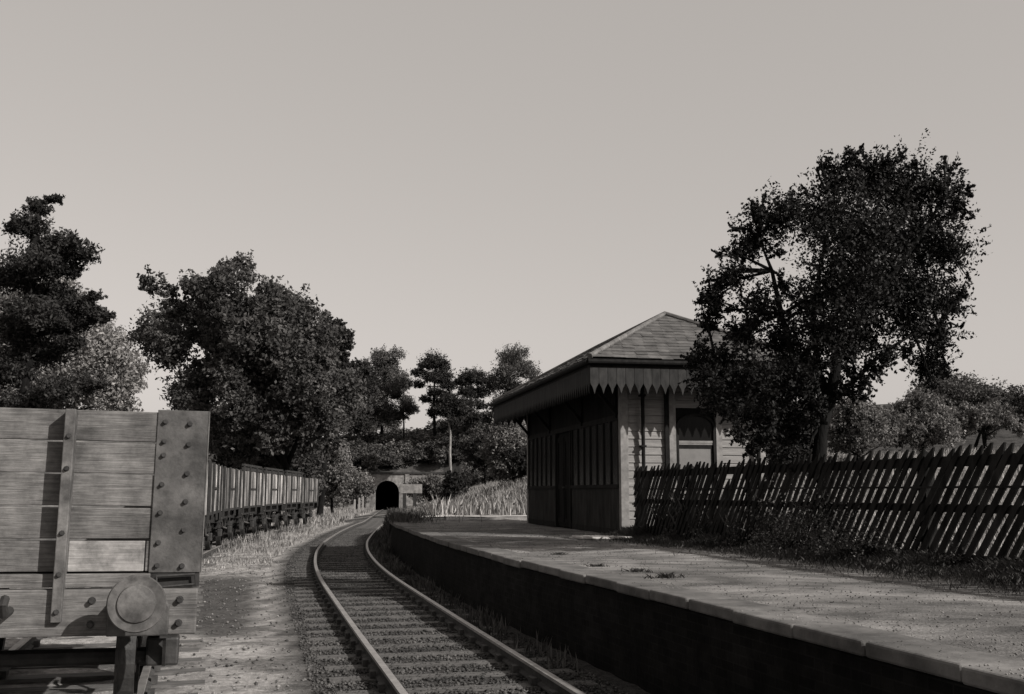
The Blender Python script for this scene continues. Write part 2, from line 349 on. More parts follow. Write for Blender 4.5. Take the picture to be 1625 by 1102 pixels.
def brick_face(m):
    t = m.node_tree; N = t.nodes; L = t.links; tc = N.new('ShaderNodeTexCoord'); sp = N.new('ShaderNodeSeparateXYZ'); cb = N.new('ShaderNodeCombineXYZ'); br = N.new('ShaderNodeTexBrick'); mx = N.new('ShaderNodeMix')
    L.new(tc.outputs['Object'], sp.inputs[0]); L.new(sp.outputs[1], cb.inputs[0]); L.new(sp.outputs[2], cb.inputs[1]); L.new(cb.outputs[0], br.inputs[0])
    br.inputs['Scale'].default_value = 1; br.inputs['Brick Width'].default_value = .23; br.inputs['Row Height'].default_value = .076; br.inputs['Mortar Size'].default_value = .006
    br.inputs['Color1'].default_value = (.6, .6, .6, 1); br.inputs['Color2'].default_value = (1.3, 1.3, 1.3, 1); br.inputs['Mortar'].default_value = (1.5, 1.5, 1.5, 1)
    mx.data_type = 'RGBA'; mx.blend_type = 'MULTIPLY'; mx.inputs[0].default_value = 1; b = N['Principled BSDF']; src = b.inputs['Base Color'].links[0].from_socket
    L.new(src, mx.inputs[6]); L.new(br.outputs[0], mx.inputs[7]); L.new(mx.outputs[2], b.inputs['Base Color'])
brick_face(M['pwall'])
platform()
pm = empty('stone_slab', (1.75, 22.6, .8), R(11)); tag(pm, 'pale stone slab lying on the platform at the near corner of the waiting shed', 'slab')
a = MB(); a.box((-.55, -.45, 0), (.5, .42, .05)); a.build('slab_block', M['slab'], pm, bevel=.015)

# ------------------------------------------------------------------ waiting shed
def building():
    B = empty('station_building', (2.27, 23.77, .8), R(10.98))
    tag(B, 'dark timber station building with hipped slate roof and toothed canopy on the platform', 'station building')
    W, LN, H = 3.3, 10.1, 3.62
    EX, EY0, EY1, EZ, RZ = .95, 1.0, .72, 3.72, 5.14
    # core walls (interior blocker), then boarding
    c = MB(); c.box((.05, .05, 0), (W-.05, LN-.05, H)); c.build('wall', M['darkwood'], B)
    def boards(name, x0, x1, z0, z1, y, sgn, m, skip=None):
        b = MB(); z = z0; h = .172
        while z < z1-.01:
            zz = min(z+h-.006, z1)
            segs = [(x0, x1)]
            if skip and zz > skip[2] and z < skip[3]: segs = [(x0, skip[0]), (skip[1], x1)]
            for (p, q) in segs:
                v = [(p, y+sgn*.034, z), (q, y+sgn*.034, z), (q, y+sgn*.012, zz), (p, y+sgn*.012, zz), (p, y-sgn*.04, z), (q, y-sgn*.04, z), (q, y-sgn*.04, zz), (p, y-sgn*.04, zz)]
                b.add(v, [(0,1,2,3),(7,6,5,4),(0,4,5,1),(3,2,6,7),(1,5,6,2),(0,3,7,4)])
            z += h
        return b.build(name, m, B)
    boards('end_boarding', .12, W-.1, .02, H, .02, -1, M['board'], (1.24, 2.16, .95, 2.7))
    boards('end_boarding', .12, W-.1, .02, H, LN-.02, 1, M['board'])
    # corner posts
    for x in (0, W-.13):
        for y in (-.03, LN-.1):
            p = MB(); p.box((x-.03, y-.015, 0), (x+.15, y+.15, H)); p.build('corner_post', M['trim'], B, bevel=.008)
    # front wall: lower boarding, glazed screen, door
    f = MB(); y = .16
    while y < LN-.2:
        y2 = y+.15
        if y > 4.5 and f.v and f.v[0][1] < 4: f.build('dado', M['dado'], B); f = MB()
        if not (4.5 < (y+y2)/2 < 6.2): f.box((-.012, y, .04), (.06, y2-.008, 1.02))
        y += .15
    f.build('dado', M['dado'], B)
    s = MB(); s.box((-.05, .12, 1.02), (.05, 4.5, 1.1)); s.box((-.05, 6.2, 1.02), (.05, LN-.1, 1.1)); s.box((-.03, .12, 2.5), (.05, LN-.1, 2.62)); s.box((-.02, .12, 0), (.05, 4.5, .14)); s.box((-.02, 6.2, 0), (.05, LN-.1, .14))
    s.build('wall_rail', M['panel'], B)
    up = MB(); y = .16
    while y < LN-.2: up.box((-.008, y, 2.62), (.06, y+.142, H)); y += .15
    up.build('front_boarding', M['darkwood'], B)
    for (a0, a1, n) in ((.2, 4.4, 7), (6.3, LN-.15, 6)):
        wr = MB(); st = (a1-a0)/n
        for k in range(n+1): wr.box((-.028, a0+k*st-.035, 1.1), (.05, a0+k*st+.035, 2.5))
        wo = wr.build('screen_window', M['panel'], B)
        gl = MB(); gl.box((.0, a0, 1.1), (.045, a1, 2.5)); gl.build('pane', M['glass'], wo)
    for (a0, a1) in ((4.56, 5.33), (5.37, 6.14)):
        dm = MB(); dm.box((.02, a0, .03), (.06, a1, 2.4)); 
        for zz in (.12, 1.0, 2.25): dm.box((.0, a0+.02, zz), (.03, a1-.02, zz+.12))
        for yy in (a0+.02, a1-.12): dm.box((-.002, yy, .12), (.03, yy+.1, 2.37))
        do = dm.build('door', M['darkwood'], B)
        hd = MB(); hd.tube([(-.03, 5.28 if a0 < 5 else 5.42, 1.05), (.02, 5.28 if a0 < 5 else 5.42, 1.05)], .025, 10); hd.build('handle', M['iron'], do)
    df = MB(); df.box((-.05, 4.47, 0), (.05, 4.56, 2.5)); df.box((-.05, 6.14, 0), (.05, 6.23, 2.5)); df.build('door_frame', M['panel'], B)
    # arched end window
    wx0, wx1, wz0, wz1 = 1.3, 2.1, 1.0, 2.6
    def arch(x0, x1, z0, z1, n=12):
        r = (x1-x0)/2; cx = (x0+x1)/2; rise = .32*(x1-x0)
        return [(x0, z0), (x1, z0)]+[(cx+r*math.cos(t), z1-rise+rise*math.sin(t)) for t in np.linspace(0, math.pi, n)]
    fn = lambda p, q, t: (p, t, q)
    fr = MB(); o_, i_ = arch(wx0-.05, wx1+.05, wz0-.05, wz1+.05), arch(wx0, wx1, wz0, wz1); n = len(o_)
    vs = [(p, -.05, q) for p, q in o_]+[(p, -.05, q) for p, q in i_]+[(p, .03, q) for p, q in i_]+[(p, .03, q) for p, q in o_]
    fr.add(vs, [(k, (k+1)%n, (k+1)%n+n, k+n) for k in range(n)]+[(k+n, (k+1)%n+n, (k+1)%n+2*n, k+2*n) for k in range(n)]+[(k+3*n, (k+1)%n+3*n, (k+1)%n, k) for k in range(n)])
    w_ = fr.build('window', M['panel'], B)
    sb = MB(); sb.box((wx0, -.03, 2.0), (wx1, .02, 2.05)); sb.box((wx0, -.022, 1.96), (wx1, .02, 1.997)); sb.build('sash_bar', M['trim'], w_)
    gp = MB(); gp.prism([p for p in arch(wx0, wx1, 2.05, wz1)], -.005, .03, fn); gp.build('pane', M['glass'], w_)
    gq = MB(); gq.box((wx0, -.002, wz0), (wx1, .03, 1.96)); gq.build('pane', M['frosted'], w_)
    sd_ = MB(); sd_.box((wx0, -.012, 1.88), (wx1, .0, 1.958)); sd_.box((wx1-.05, -.0125, 1.0), (wx1, .0, 1.88)); sd_.build('sash_frame', M['gutter'], w_)
    si = MB(); si.box((wx0-.12, -.12, wz0-.1), (wx1+.12, .03, wz0-.04)); si.build('sill', M['trim'], w_)
    for (p, q) in ((1.08, 1.235), (2.165, 2.3)):
        t_ = MB(); t_.box((p, -.05, .02), (q, .02, H)); t_.build('pilaster', M['trim'], B)
    t_ = MB(); t_.box((.98, -.075, .02), (1.076, -.02, H)); t_.build('cover_strip', M['gutter'], B)
    # downpipes
    for x, y0 in ((.46, -.12), (3.12, -.12)):
        d_ = MB(); d_.tube([(x, -.98, 3.6), (x, -.6, 3.3), (x, y0, 3.2), (x, y0, .1), (x, y0-.08, .03)], .042, 8)
        for zz in (.8, 1.9, 3.0): d_.box((x-.06, y0-.05, zz), (x+.06, y0+.12, zz+.04))
        d_.build('downpipe', M['gutter'], B)
    # roof
    x0, x1, y0, y1 = -EX, W+EX, -EY0, LN+EY1
    hw = (x1-x0)/2; cx = (x0+x1)/2; ra, rb = y0+2.78, y1-2.78
    A1, A2, A3, A4 = Vector((x0,y0,EZ)), Vector((x1,y0,EZ)), Vector((x1,y1,EZ)), Vector((x0,y1,EZ)); P, Q = Vector((cx,ra,RZ)), Vector((cx,rb,RZ))
    dk = MB(); dz = Vector((0,0,-.035))
    dk.add([A1+dz,A2+dz,A3+dz,A4+dz,P+dz,Q+dz,A1+dz*2.4,A2+dz*2.4,A3+dz*2.4,A4+dz*2.4], [(0,1,4),(1,2,5,4),(2,3,5),(3,0,4,5),(9,8,7,6),(0,6,7,1),(1,7,8,2),(2,8,9,3),(3,9,6,0)])
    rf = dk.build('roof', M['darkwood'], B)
    rr = random.Random(5)
    def slates(name, a, b, pa, pb):   # eave a->b, top pa->pb
        e = (b-a); L = e.length; e.normalize(); mid = (pa+pb)/2; tp = mid-a; up = (tp-e*tp.dot(e)); hgt = up.length; up.normalize(); nr = e.cross(up).normalized()
        if nr.z < 0: nr = -nr
        la = (pa-a).dot(e); lb = (pb-a).dot(e); mb = MB(); r_ = 0; h = .2
        while r_*h < hgt-.02:
            t0 = r_*h; t1 = min(t0+h*1.6, hgt); f0 = t0/hgt; s0, s1 = la*f0, L+(lb-L)*f0; f1 = t1/hgt; q0, q1 = la*f1, L+(lb-L)*f1
            k = s0-(.13 if r_ % 2 else 0)
            while k < s1:
                ka, kb = max(k, s0), min(k+.256, s1); ta, tb = min(max(k, q0), q1), min(max(k+.256, q0), q1)
                if kb-ka > .02:
                    j = rr.uniform(-.012, .012); lf = .016+rr.uniform(0, .012); 
                    if rr.random() < .02: j -= .05
                    base = [a+e*ka+up*(t0+j)+nr*lf, a+e*kb+up*(t0+j)+nr*(lf+rr.uniform(-.003,.003)), a+e*tb+up*t1+nr*.004, a+e*ta+up*t1+nr*.004]
                    v = base+[p-nr*.009 for p in base]
                    mb.add(v, [(0,1,2,3),(0,4,5,1),(1,5,6,2),(3,7,4,0)])
                k += .26
            r_ += 1
        return mb.build(name, M['slate'], rf)
    for q in ((A1,A2,P,P),(A2,A3,P,Q),(A3,A4,Q,Q),(A4,A1,Q,P)): slates('slating', *q)
    hp = MB()
    for a_, b_ in ((A1,P),(A2,P),(A3,Q),(A4,Q),(P,Q)):
        n = int((b_-a_).length/.42)
        for k in range(n): p_ = a_.lerp(b_, k/n)+Vector((0,0,.03)); q_ = a_.lerp(b_, (k+1.03)/n)+Vector((0,0,.035)); hp.tube([p_, q_], [.06,.055], 8)
    hp.build('ridge_tile', M['lead'], rf)
    # fascia + gutter + valance
    fa = MB(); T = .05
    fa.box((x0, y0, EZ-.2), (x1, y0+T, EZ-.085)); fa.box((x0, y1-T, EZ-.2), (x1, y1, EZ-.085)); fa.box((x0, y0+T, EZ-.2), (x0+T, y1-T, EZ-.085)); fa.box((x1-T, y0+T, EZ-.2), (x1, y1-T, EZ-.085)); fa.build('fascia', M['gutter'], B)
    gt = MB(); gz = EZ-.09
    for a_, b_ in (((x0-.06,y0-.06,gz),(x1+.06,y0-.06,gz)),((x1+.06,y0-.06,gz),(x1+.06,y1+.06,gz)),((x1+.06,y1+.06,gz),(x0-.06,y1+.06,gz)),((x0-.06,y1+.06,gz),(x0-.06,y0-.06,gz))): gt.tube([a_, b_], .058, 10)
    gt.build('gutter', M['gutter'], B)
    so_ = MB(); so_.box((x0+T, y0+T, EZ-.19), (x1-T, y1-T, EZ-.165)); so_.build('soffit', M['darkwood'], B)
    def val(p0, p1, nrm):
        p0 = Vector(p0); p1 = Vector(p1); e = p1-p0; L = e.length; e.normalize(); n = round(L/.19); st = L/n; nrm = Vector(nrm); mb = MB()
        for k in range(n):
            a_, b_ = k*st+.004, (k+1)*st-.004; m_ = (a_+b_)/2; z1 = EZ-.2; zb = z1-.33; zt_ = z1-.56+rr.uniform(-.012,.012)
            poly = [(a_, z1), (a_, zb), (a_+.025, zb-.05), (m_-.035, zb-.11), (m_, zt_), (m_+.035, zb-.11), (b_-.025, zb-.05), (b_, zb), (b_, z1)]
            mb.prism(poly, 0, .022, lambda p, q, t: p0+e*p+nrm*t+Vector((0,0,q)))
        mb.build('valance', M['valance' if abs(nrm.y) > .5 else 'valance_shaded'], B)  # long sides take a darker copy of the board, shade put into its colour
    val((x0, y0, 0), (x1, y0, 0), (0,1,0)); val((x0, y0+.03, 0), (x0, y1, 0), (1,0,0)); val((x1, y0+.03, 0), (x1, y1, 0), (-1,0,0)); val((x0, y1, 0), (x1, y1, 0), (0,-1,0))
    for y in (.25, 3.3, 6.9, 9.8):
        br = MB(); br.bar((-.02, y, 2.55), (-.02, y, 3.5), .09, .09); br.bar((0, y, 3.46), (-.85, y, 3.46), .09, .09); br.bar((-.03, y, 2.65), (-.7, y, 3.42), .08, .07); br.build('canopy_bracket', M['darkwood'], B)
building()

# ------------------------------------------------------------------ diagonal paling fence
def fence():
    a = Vector((2.50, 23.35, 0)); b = Vector((5.29, 12.85, 0)); d = (b-a).normalized(); L = 15.2
    rz = math.atan2(d.y, d.x); root = empty('paling_fence', (a.x, a.y, .8), rz)
    tag(root, 'dark timber fence of slanting pointed palings along the back of the platform', 'fence')
    rr = random.Random(3); lean = math.tan(R(40))
    for s in (.15, 2.7, 5.15, 7.45, 9.9, 12.4, 14.9):
        p = MB(); p.box((s-.08, .035, -.3), (s+.08, .17, 1.38)); p.add([(s-.08,.035,1.38),(s+.08,.035,1.38),(s+.08,.17,1.38),(s-.08,.17,1.38),(s,.1,1.47)], [(0,1,4),(1,2,4),(2,3,4),(3,0,4)]); p.build('post', M['fence'], root)
    for z, h in ((1.24, .13), (.70, .1), (.12, .1)):
        r = MB(); r.box((0, .0, z), (L, .034, z+h)); r.build('rail', M['fence'], root)
    r = MB(); r.box((0, -.031, .985), (L, -.0255, 1.012)); r.build('rail', M['fence'], root)
    k = -1.2; prev = 0; pos = []
    while k < L+.1: pos.append(k); k += .176+rr.uniform(-.014, .016)
    bays = [.15, 2.7, 5.15, 7.45, 9.9, 12.4, 15.3]
    for i in range(6):
        mb = MB()
        for k in pos:
            top = 1.47+rr.uniform(-.03, .03); wd = .084+rr.uniform(-.012, .012); bot = .03+rr.uniform(0, .05)
            if rr.random() < .05: top -= rr.uniform(.08, .3)
            if rr.random() < .02: continue
            if not ((bays[i] <= k < bays[i+1]) or (i == 0 and k < bays[0])): continue
            ln = lean+rr.uniform(-.03, .03); hw = wd/2/math.cos(math.atan(ln))
            def X(z): return k+ln*z
            z0 = bot
            if k < 0: z0 = max(bot, (.03-k)/ln)
            if z0 > top-.15: continue
            zs = top-.1
            if X(top) > L+.6: continue
            poly = [(X(z0)-hw, z0), (X(z0)+hw, z0), (X(zs)+hw, zs), (X(top)+.012, top), (X(top)-.012, top), (X(zs)-hw, zs)]
            mb.prism(poly, -.024, -.001, lambda p, q, t: (p, t, q))
        mb.build('paling_panel', M['fence'], root)
fence()

# ------------------------------------------------------------------ wagons
def hexbolt(mb, p, ax, r=.022, h=.03):
    mb.lathe([(r*1.5, 0), (r*1.5, .006), (r, .006), (r, h)], p, ax, 8)
def running_gear(root, L, zf, dark):
    """solebars, wheels, axle guards, brake gear; body along local Y, 0..L"""
    for sx in (-1, 1):
        s = MB(); s.box((sx*.92-.06, .02, zf-.28), (sx*.92+.06, L-.02, zf-.04)); s.build('solebar', M[dark], root)
        for yy in (1.1, L-1.1):
            wg = MB(); x = sx*.9
            for k in (-1, 1): wg.bar((x+sx*.09, yy+k*.42, zf-.26), (x+sx*.09, yy+k*.09, .42), .07, .025, (1,0,0))
            wg.bar((x+sx*.09, yy-.12, .42), (x+sx*.09, yy+.12, .42), .03, .05); wg.build('axle_guard', M['iron'], root)
            ab = MB(); ab.box((x+sx*.04-.09, yy-.11, .40), (x+sx*.04+.16*sx+.09*(sx < 0)-.0, yy+.11, .62)) if sx > 0 else ab.box((x-.25, yy-.11, .40), (x+.02, yy+.11, .62)); ab.build('axle_box', M['iron'], root, bevel=.02)
            sp = MB()
            for k in range(4): sp.box((x+sx*.1-.04, yy-.5+k*.1, .66+k*.035), (x+sx*.1+.04, yy+.5-k*.1, .69+k*.035))
            sp.build('spring', M['iron'], root)
            wh = MB(); wh.lathe([(.08,-.06),(.13,-.06),(.13,-.03),(.40,-.025),(.40,-.07),(.46,-.07),(.47,.045),(.505,.045),(.505,.07),(.40,.07),(.40,.02),(.13,.03),(.13,.06),(.08,.06)], (sx*.72, yy, .47), (-sx,0,0), 28); wh.build('wheel', M['iron'], root)
        br = MB(); x = sx*1.03
        br.bar((x, L/2-.35, zf-.26), (x, L/2, .55), .05, .02, (1,0,0)); br.bar((x, L/2+.35, zf-.26), (x, L/2, .55), .05, .02, (1,0,0)); br.build('brake_hanger', M['iron'], root)
        lv = MB(); lv.tube([(x+sx*.05, L/2, .6), (x+sx*.07, L/2-1.3, .68), (x+sx*.07, L/2-1.75, .98)], .024, 6); lv.build('brake_lever', M['stanch'], root)
        bb = MB()
        for k in (-1, 1): bb.bar((sx*.75, L/2+k*.15, .6), (sx*.75, L/2+k*.78, .5), .08, .05)
        bb.build('brake_block', M['iron'], root)
    for yy in (1.1, L-1.1):
        ax = MB(); ax.tube([(-.95, yy, .47), (.95, yy, .47)], .065, 10); ax.build('axle', M['iron'], root)
def buffers(root, L, zc, near=True, far=True, fancy=False):
    for e in ([0] if near else [])+([1] if far else []):
        y0, sy = (0, -1) if e == 0 else (L, 1)
        for x in (-.86, .86):
            b = MB(); ax = (0, sy, 0)
            b.lathe([(.17,0),(.17,.03),(.11,.04),(.09,.26),(.095,.28)], (x, y0, zc), ax, 20)
            bo = b.build('buffer', M['iron'], root, smooth=False)
            h = MB(); h.lathe([(.035,.25),(.035,.40),(.13,.415),(.165,.425),(.172,.44),(.165,.452),(.10,.468),(.0,.474)], (x, y0, zc), ax, 32); ho = h.build('buffer_head', M['buffer'], bo, smooth=True)
        hk = MB(); hk.tube([(0, y0, zc+.02), (0, y0+sy*.22, zc+.02), (0, y0+sy*.27, zc+.08), (0, y0+sy*.2, zc+.12)], .028, 8)
        hk.tube([(0, y0+sy*.24, zc+.03), (.03, y0+sy*.26, zc-.12), (0, y0+sy*.24, zc-.24), (-.03, y0+sy*.22, zc-.12), (0, y0+sy*.24, zc+.03)], .018, 6); hk.build('coupling', M['iron'], root)
HEAD0 = math.atan((3.45-1.24)/7.67)
def near_wagon():
    corner = Vector((-2.3, 8.0, 0)); a = R(16); 
    org = corner-Vector((math.cos(a), math.sin(a), 0))*1.22
    root = empty('goods_wagon', (org.x, org.y, 0), a); root.rotation_euler = (0, R(.75), a)
    tag(root, 'close five plank open goods wagon with one bare pale plank, round buffer facing the camera', 'wagon')
    L, hw, zf, zt_ = 4.9, 1.22, 1.19, 2.335; n = 5; ph = (zt_-zf)/n; T = .07
    rr = random.Random(2)
    # end and side planks
    for e in (0, 1):
        b = MB()
        for k in range(n):
            if e == 0 and k == 0: continue
            yy = rr.uniform(-.004, .004); b.box((-hw+.02, (0 if e == 0 else L-T)+yy, zf+k*ph+.008), (hw-.3, (T if e == 0 else L)+yy, zf+(k+1)*ph-.006+(.004 if k == 2 else 0)))
        b.build('end_plank', M['wood_end'], root, bevel=.006)
    b = MB(); b.box((.335, -.008, zf+.01), (hw-.38, T, zf+ph-.008)); o = b.build('end_plank', M['wood_new'], root, bevel=.005); o['label'] = 'bare pale replacement plank at the foot of the wagon end'
    b = MB(); b.box((-hw+.02, 0, zf+.01), (.332, T, zf+ph-.008)); b.box((hw-.372, .002, zf+.01), (hw-.3, T, zf+ph-.008)); b.build('end_plank', M['wood_end'], root, bevel=.005)
    for sx in (-1, 1):
        b = MB()
        for k in range(n): b.box((sx*(hw-T/2)-T/2+.004, T+.01, zf+k*ph+.004), (sx*(hw-T/2)+T/2-.004, L-T-.01, zf+(k+1)*ph-.006))
        b.build('side_plank', M['wood_end'], root, bevel=.005)
        # side door irons
        for yy in (1.7, 3.2):
            d = MB(); d.box((sx*(hw+.004)-.01, yy-.04, zf-.05), (sx*(hw+.004)+.01, yy+.04, zt_)); d.build('door_strap', M['iron'], root)
    fl = MB(); fl.box((-hw+.08, .08, zf-.06), (hw-.08, L-.08, zf+.02)); fl.build('floor', M['wag_dark'], root)
    # corner plates (right one seen closely) and stanchions
    for sx in (-1, 1):
        c = MB(); x0, x1 = (hw-.345, hw+.014) if sx > 0 else (-hw-.014, -hw+.345)
        c.box((x0, -.014, zf-.0), (x1, -.001, zt_+.012)); c.box((sx*(hw+.002) if sx > 0 else -hw-.014, -.001, zf), (hw+.014 if sx > 0 else -hw-.002, .3, zt_+.012))
        cp = c.build('corner_plate', M['steel_plate'], root, bevel=.004)
        bl = MB()
        zs = [zf+.05, zf+.21, zf+.42, zf+.62, zf+.83, zf+.93, zf+1.07]
        for k, z in enumerate(zs):
            hexbolt(bl, (sx*(hw-.29), -.014, z), (0,-1,0), .013, .028)
        for z in (zf+.045, zf+.30, zf+.50, zf+.70, zf+.91, zf+1.06): hexbolt(bl, (sx*(hw-.12), -.014, z), (0,-1,0), .014, .028)
        bl.build('bolt', M['iron'], cp)
        ls = MB(); ls.box((sx*(hw+.0155)-.004 if sx > 0 else -hw-.0195, -.018, zf), (hw+.0195 if sx > 0 else -hw-.0115, .014, zt_+.012)); ls.build('plate_edge', M['stanch'], cp)
    for x in (-.41, .41-.02 if False else -.41+.0,):
        pass
    for x in (.30, -.30):
        s = MB(); s.box((x-.035, -.15, zf-.32), (x+.035, -.0045, zt_-.01)); so_ = s.build('end_stanchion', M['stanch'], root, bevel=.006)
        bl = MB()
        for z in (zf-.25, zf+.0, zf+.28, zf+.72, zt_-.2): hexbolt(bl, (x, -.15, z), (0,-1,0), .013, .022)
        bl.build('bolt', M['iron'], so_)
    # bottom board and headstock
    h = MB(); h.box((-hw+.01, -.05, zf-.095), (hw-.33, .1, zf-.004)); h.build('curb_rail', M['wood_end'], root, bevel=.006)
    lp = MB(); z = zf-.06; x = hw-.16
    lp.tube([(x-.13, -.05, z+.035), (x+.13, -.05, z+.05), (x+.14, -.05, z-.02), (x-.12, -.05, z-.04), (x-.13, -.05, z+.035)], .011, 6); lp.build('door_hook', M['iron'], root)
    lb = MB(); lb.box((hw-.33, -.012, zf-.1), (hw+.005, .1, zf-.006)); lb.build('curb_plate', M['wag_dark'], root)
    hs = MB(); hs.box((-hw+.03, -.1, zf-.42), (hw-.0, .05, zf-.105)); hs.build('headstock', M['wood_end'], root, bevel=.012)
    hb = MB()
    for x in (.98+.12, .52, -.2, -.52, -1.1):
        for z in (zf-.18, zf-.34): hexbolt(hb, (x, -.1, z), (0,-1,0), .018, .04)
    hb.build('bolt', M['iron'], root)
    # buffer guide with a wide hooded casting on the near end, spindle buffer behind
    for x in (.83, -.83):
        bc = MB(); bc.prism([(-.215,-.2),(.215,-.2),(.215,.02),(.14,.165),(-.14,.165),(-.215,.02)], -.1, -.15, lambda p, q, t: (x+p*.95, t, zf-.24+q*.9))
        bg_ = bc.build('buffer', M['steel_plate'], root, bevel=.01)
        b2 = MB(); b2.lathe([(.15,.0),(.13,.03),(.105,.2),(.1,.24)], (x, -.15, zf-.17), (0,-1,0), 24); b2.build('buffer_casing', M['steel_plate'], bg_, smooth=True)
        b3 = MB(); b3.lathe([(.05,.2),(.05,.3),(.17,.305),(.186,.315),(.19,.328),(.182,.34),(.128,.338),(.12,.352),(.06,.358),(.0,.359)], (x, -.15, zf-.17), (0,-1,0), 48); b3.build('buffer_head', M['buffer'], bg_)
    b_ = MB(); 
    buffers(root, L, zf-.2, near=False)
    hk = MB(); hk.tube([(0, -.1, zf-.24), (0, -.34, zf-.24), (0, -.39, zf-.18), (0, -.32, zf-.14)], .03, 8); hk.build('coupling', M['iron'], root)
    running_gear(root, L, zf, 'wag_dark')
near_wagon()
def far_wagon(band):
    root = empty('goods_wagon', (0, 0, 0)); L, hw, zf = 5.0, 1.2, 1.18; zt_ = 2.46; rr = random.Random(8+band)
    for sx in (-1, 1):
        bo = MB(); y = 0.0
        while y < L-.02:
            y2 = min(y+rr.uniform(.11, .2), L); pr_ = rr.uniform(-.008, .008)
            bo.box((sx*(hw-.03)-.03+pr_, y+.004, zf), (sx*(hw-.03)+.03+pr_, y2-.004, zt_+rr.uniform(-.02, .015))); y = y2
        bo.build('side_boarding', M['wag_side'], root)
    for y in (0, L-.06):
        e = MB()
        for k in range(6): e.box((-hw+.06, y, zf+k*.22), (hw-.06, y+.06, zf+(k+1)*.22-.008))
        e.build('end_boarding', M['wood_end'], root)
    f = MB(); f.box((-hw+.065, .065, zf-.06), (hw-.065, L-.065, zf+.03)); f.build('floor', M['wag_dark'], root)
    for sx in (-1, 1):
        for y in (.07, 1.62, 3.38, L-.07):
            s = MB(); s.box((sx*(hw+.032)-.025, y-.06, zf-.2), (sx*(hw+.032)+.025, y+.06, zt_+(.2 if band else .03))); s.build('side_stanchion', M['wag_dark'], root)
        d = MB(); d.box((sx*(hw+.02)-.008, .1, zf-.02), (sx*(hw+.02)+.008, L-.1, zf+.05)); d.box((sx*(hw+.02)-.008, 1.66, zf+.62), (sx*(hw+.02)+.008, 3.34, zf+.68)); d.build('side_rail', M['wag_dark'], root)
        for y in (.85, 4.15):
            k = MB(); k.bar((sx*(hw+.02), y-.6, zf+.03), (sx*(hw+.02), y+.6, zt_-.1), .05, .02, (1,0,0)) if False else k.bar((sx*(hw+.01), y, zf), (sx*(hw+.01), y, zt_), .05, .03, (1,0,0)); k.build('side_strap', M['wag_dark'], root)
        if band:
            t = MB(); t.box((sx*(hw-.02)-.03, .0, zt_+.02), (sx*(hw-.02)+.03, L, zt_+.13)); t.box((sx*(hw-.02)-.03, .0, zt_+.17), (sx*(hw-.02)+.03, L, zt_+.25)); t.build('top_rail', M['wag_dark'], root)
    h = MB(); h.box((-hw, -.08, zf-.32), (hw, .0, zf-.03)); h.box((-hw, L, zf-.32), (hw, L+.08, zf-.03)); h.build('headstock', M['wag_dark'], root)
    running_gear(root, L, zf, 'wag_dark'); buffers(root, L, zf-.14)
    return root
protos = [far_wagon(0), far_wagon(1)]
def along(y, dist):
    while dist > 0: dy = .05; dx = float(xside(y+dy)-xside(y)); dist -= math.hypot(dx, dy); y += dy
    return y
ylist = []; y = along(8.0, 4.9+.95+1.3)
while y < 57: ylist.append(y); y = along(y, 5.95)
print('WAGONS', ylist)
ylist = [q for q in ylist if q > 23]
words = ['nearest', 'second', 'third', 'fourth', 'fifth', 'sixth', 'seventh', 'eighth']
used = [0, 0]
for i, y in enumerate(ylist):
    band = 1 if len(ylist)-4 <= i <= len(ylist)-2 else 0
    o = protos[band] if not used[band] else copy_tree(protos[band])
    used[band] = 1
    y2 = along(y, 5.0); p = Vector((float(xside(y)), y, float(zt(y)))); q = Vector((float(xside(y2)), y2, 0))
    o.location = p; o.rotation_euler = (0, 0, math.atan2(-(q-p).x, (q-p).y))
    nm = 'last wagon at the tunnel end of the siding rake' if i == len(ylist)-1 else ('%s wagon of the rake beyond the close one, %s' % (words[i], 'dark top rails' if band else 'no top rails'))
    tag(o, nm, 'wagon', 'goods wagons standing in the siding')

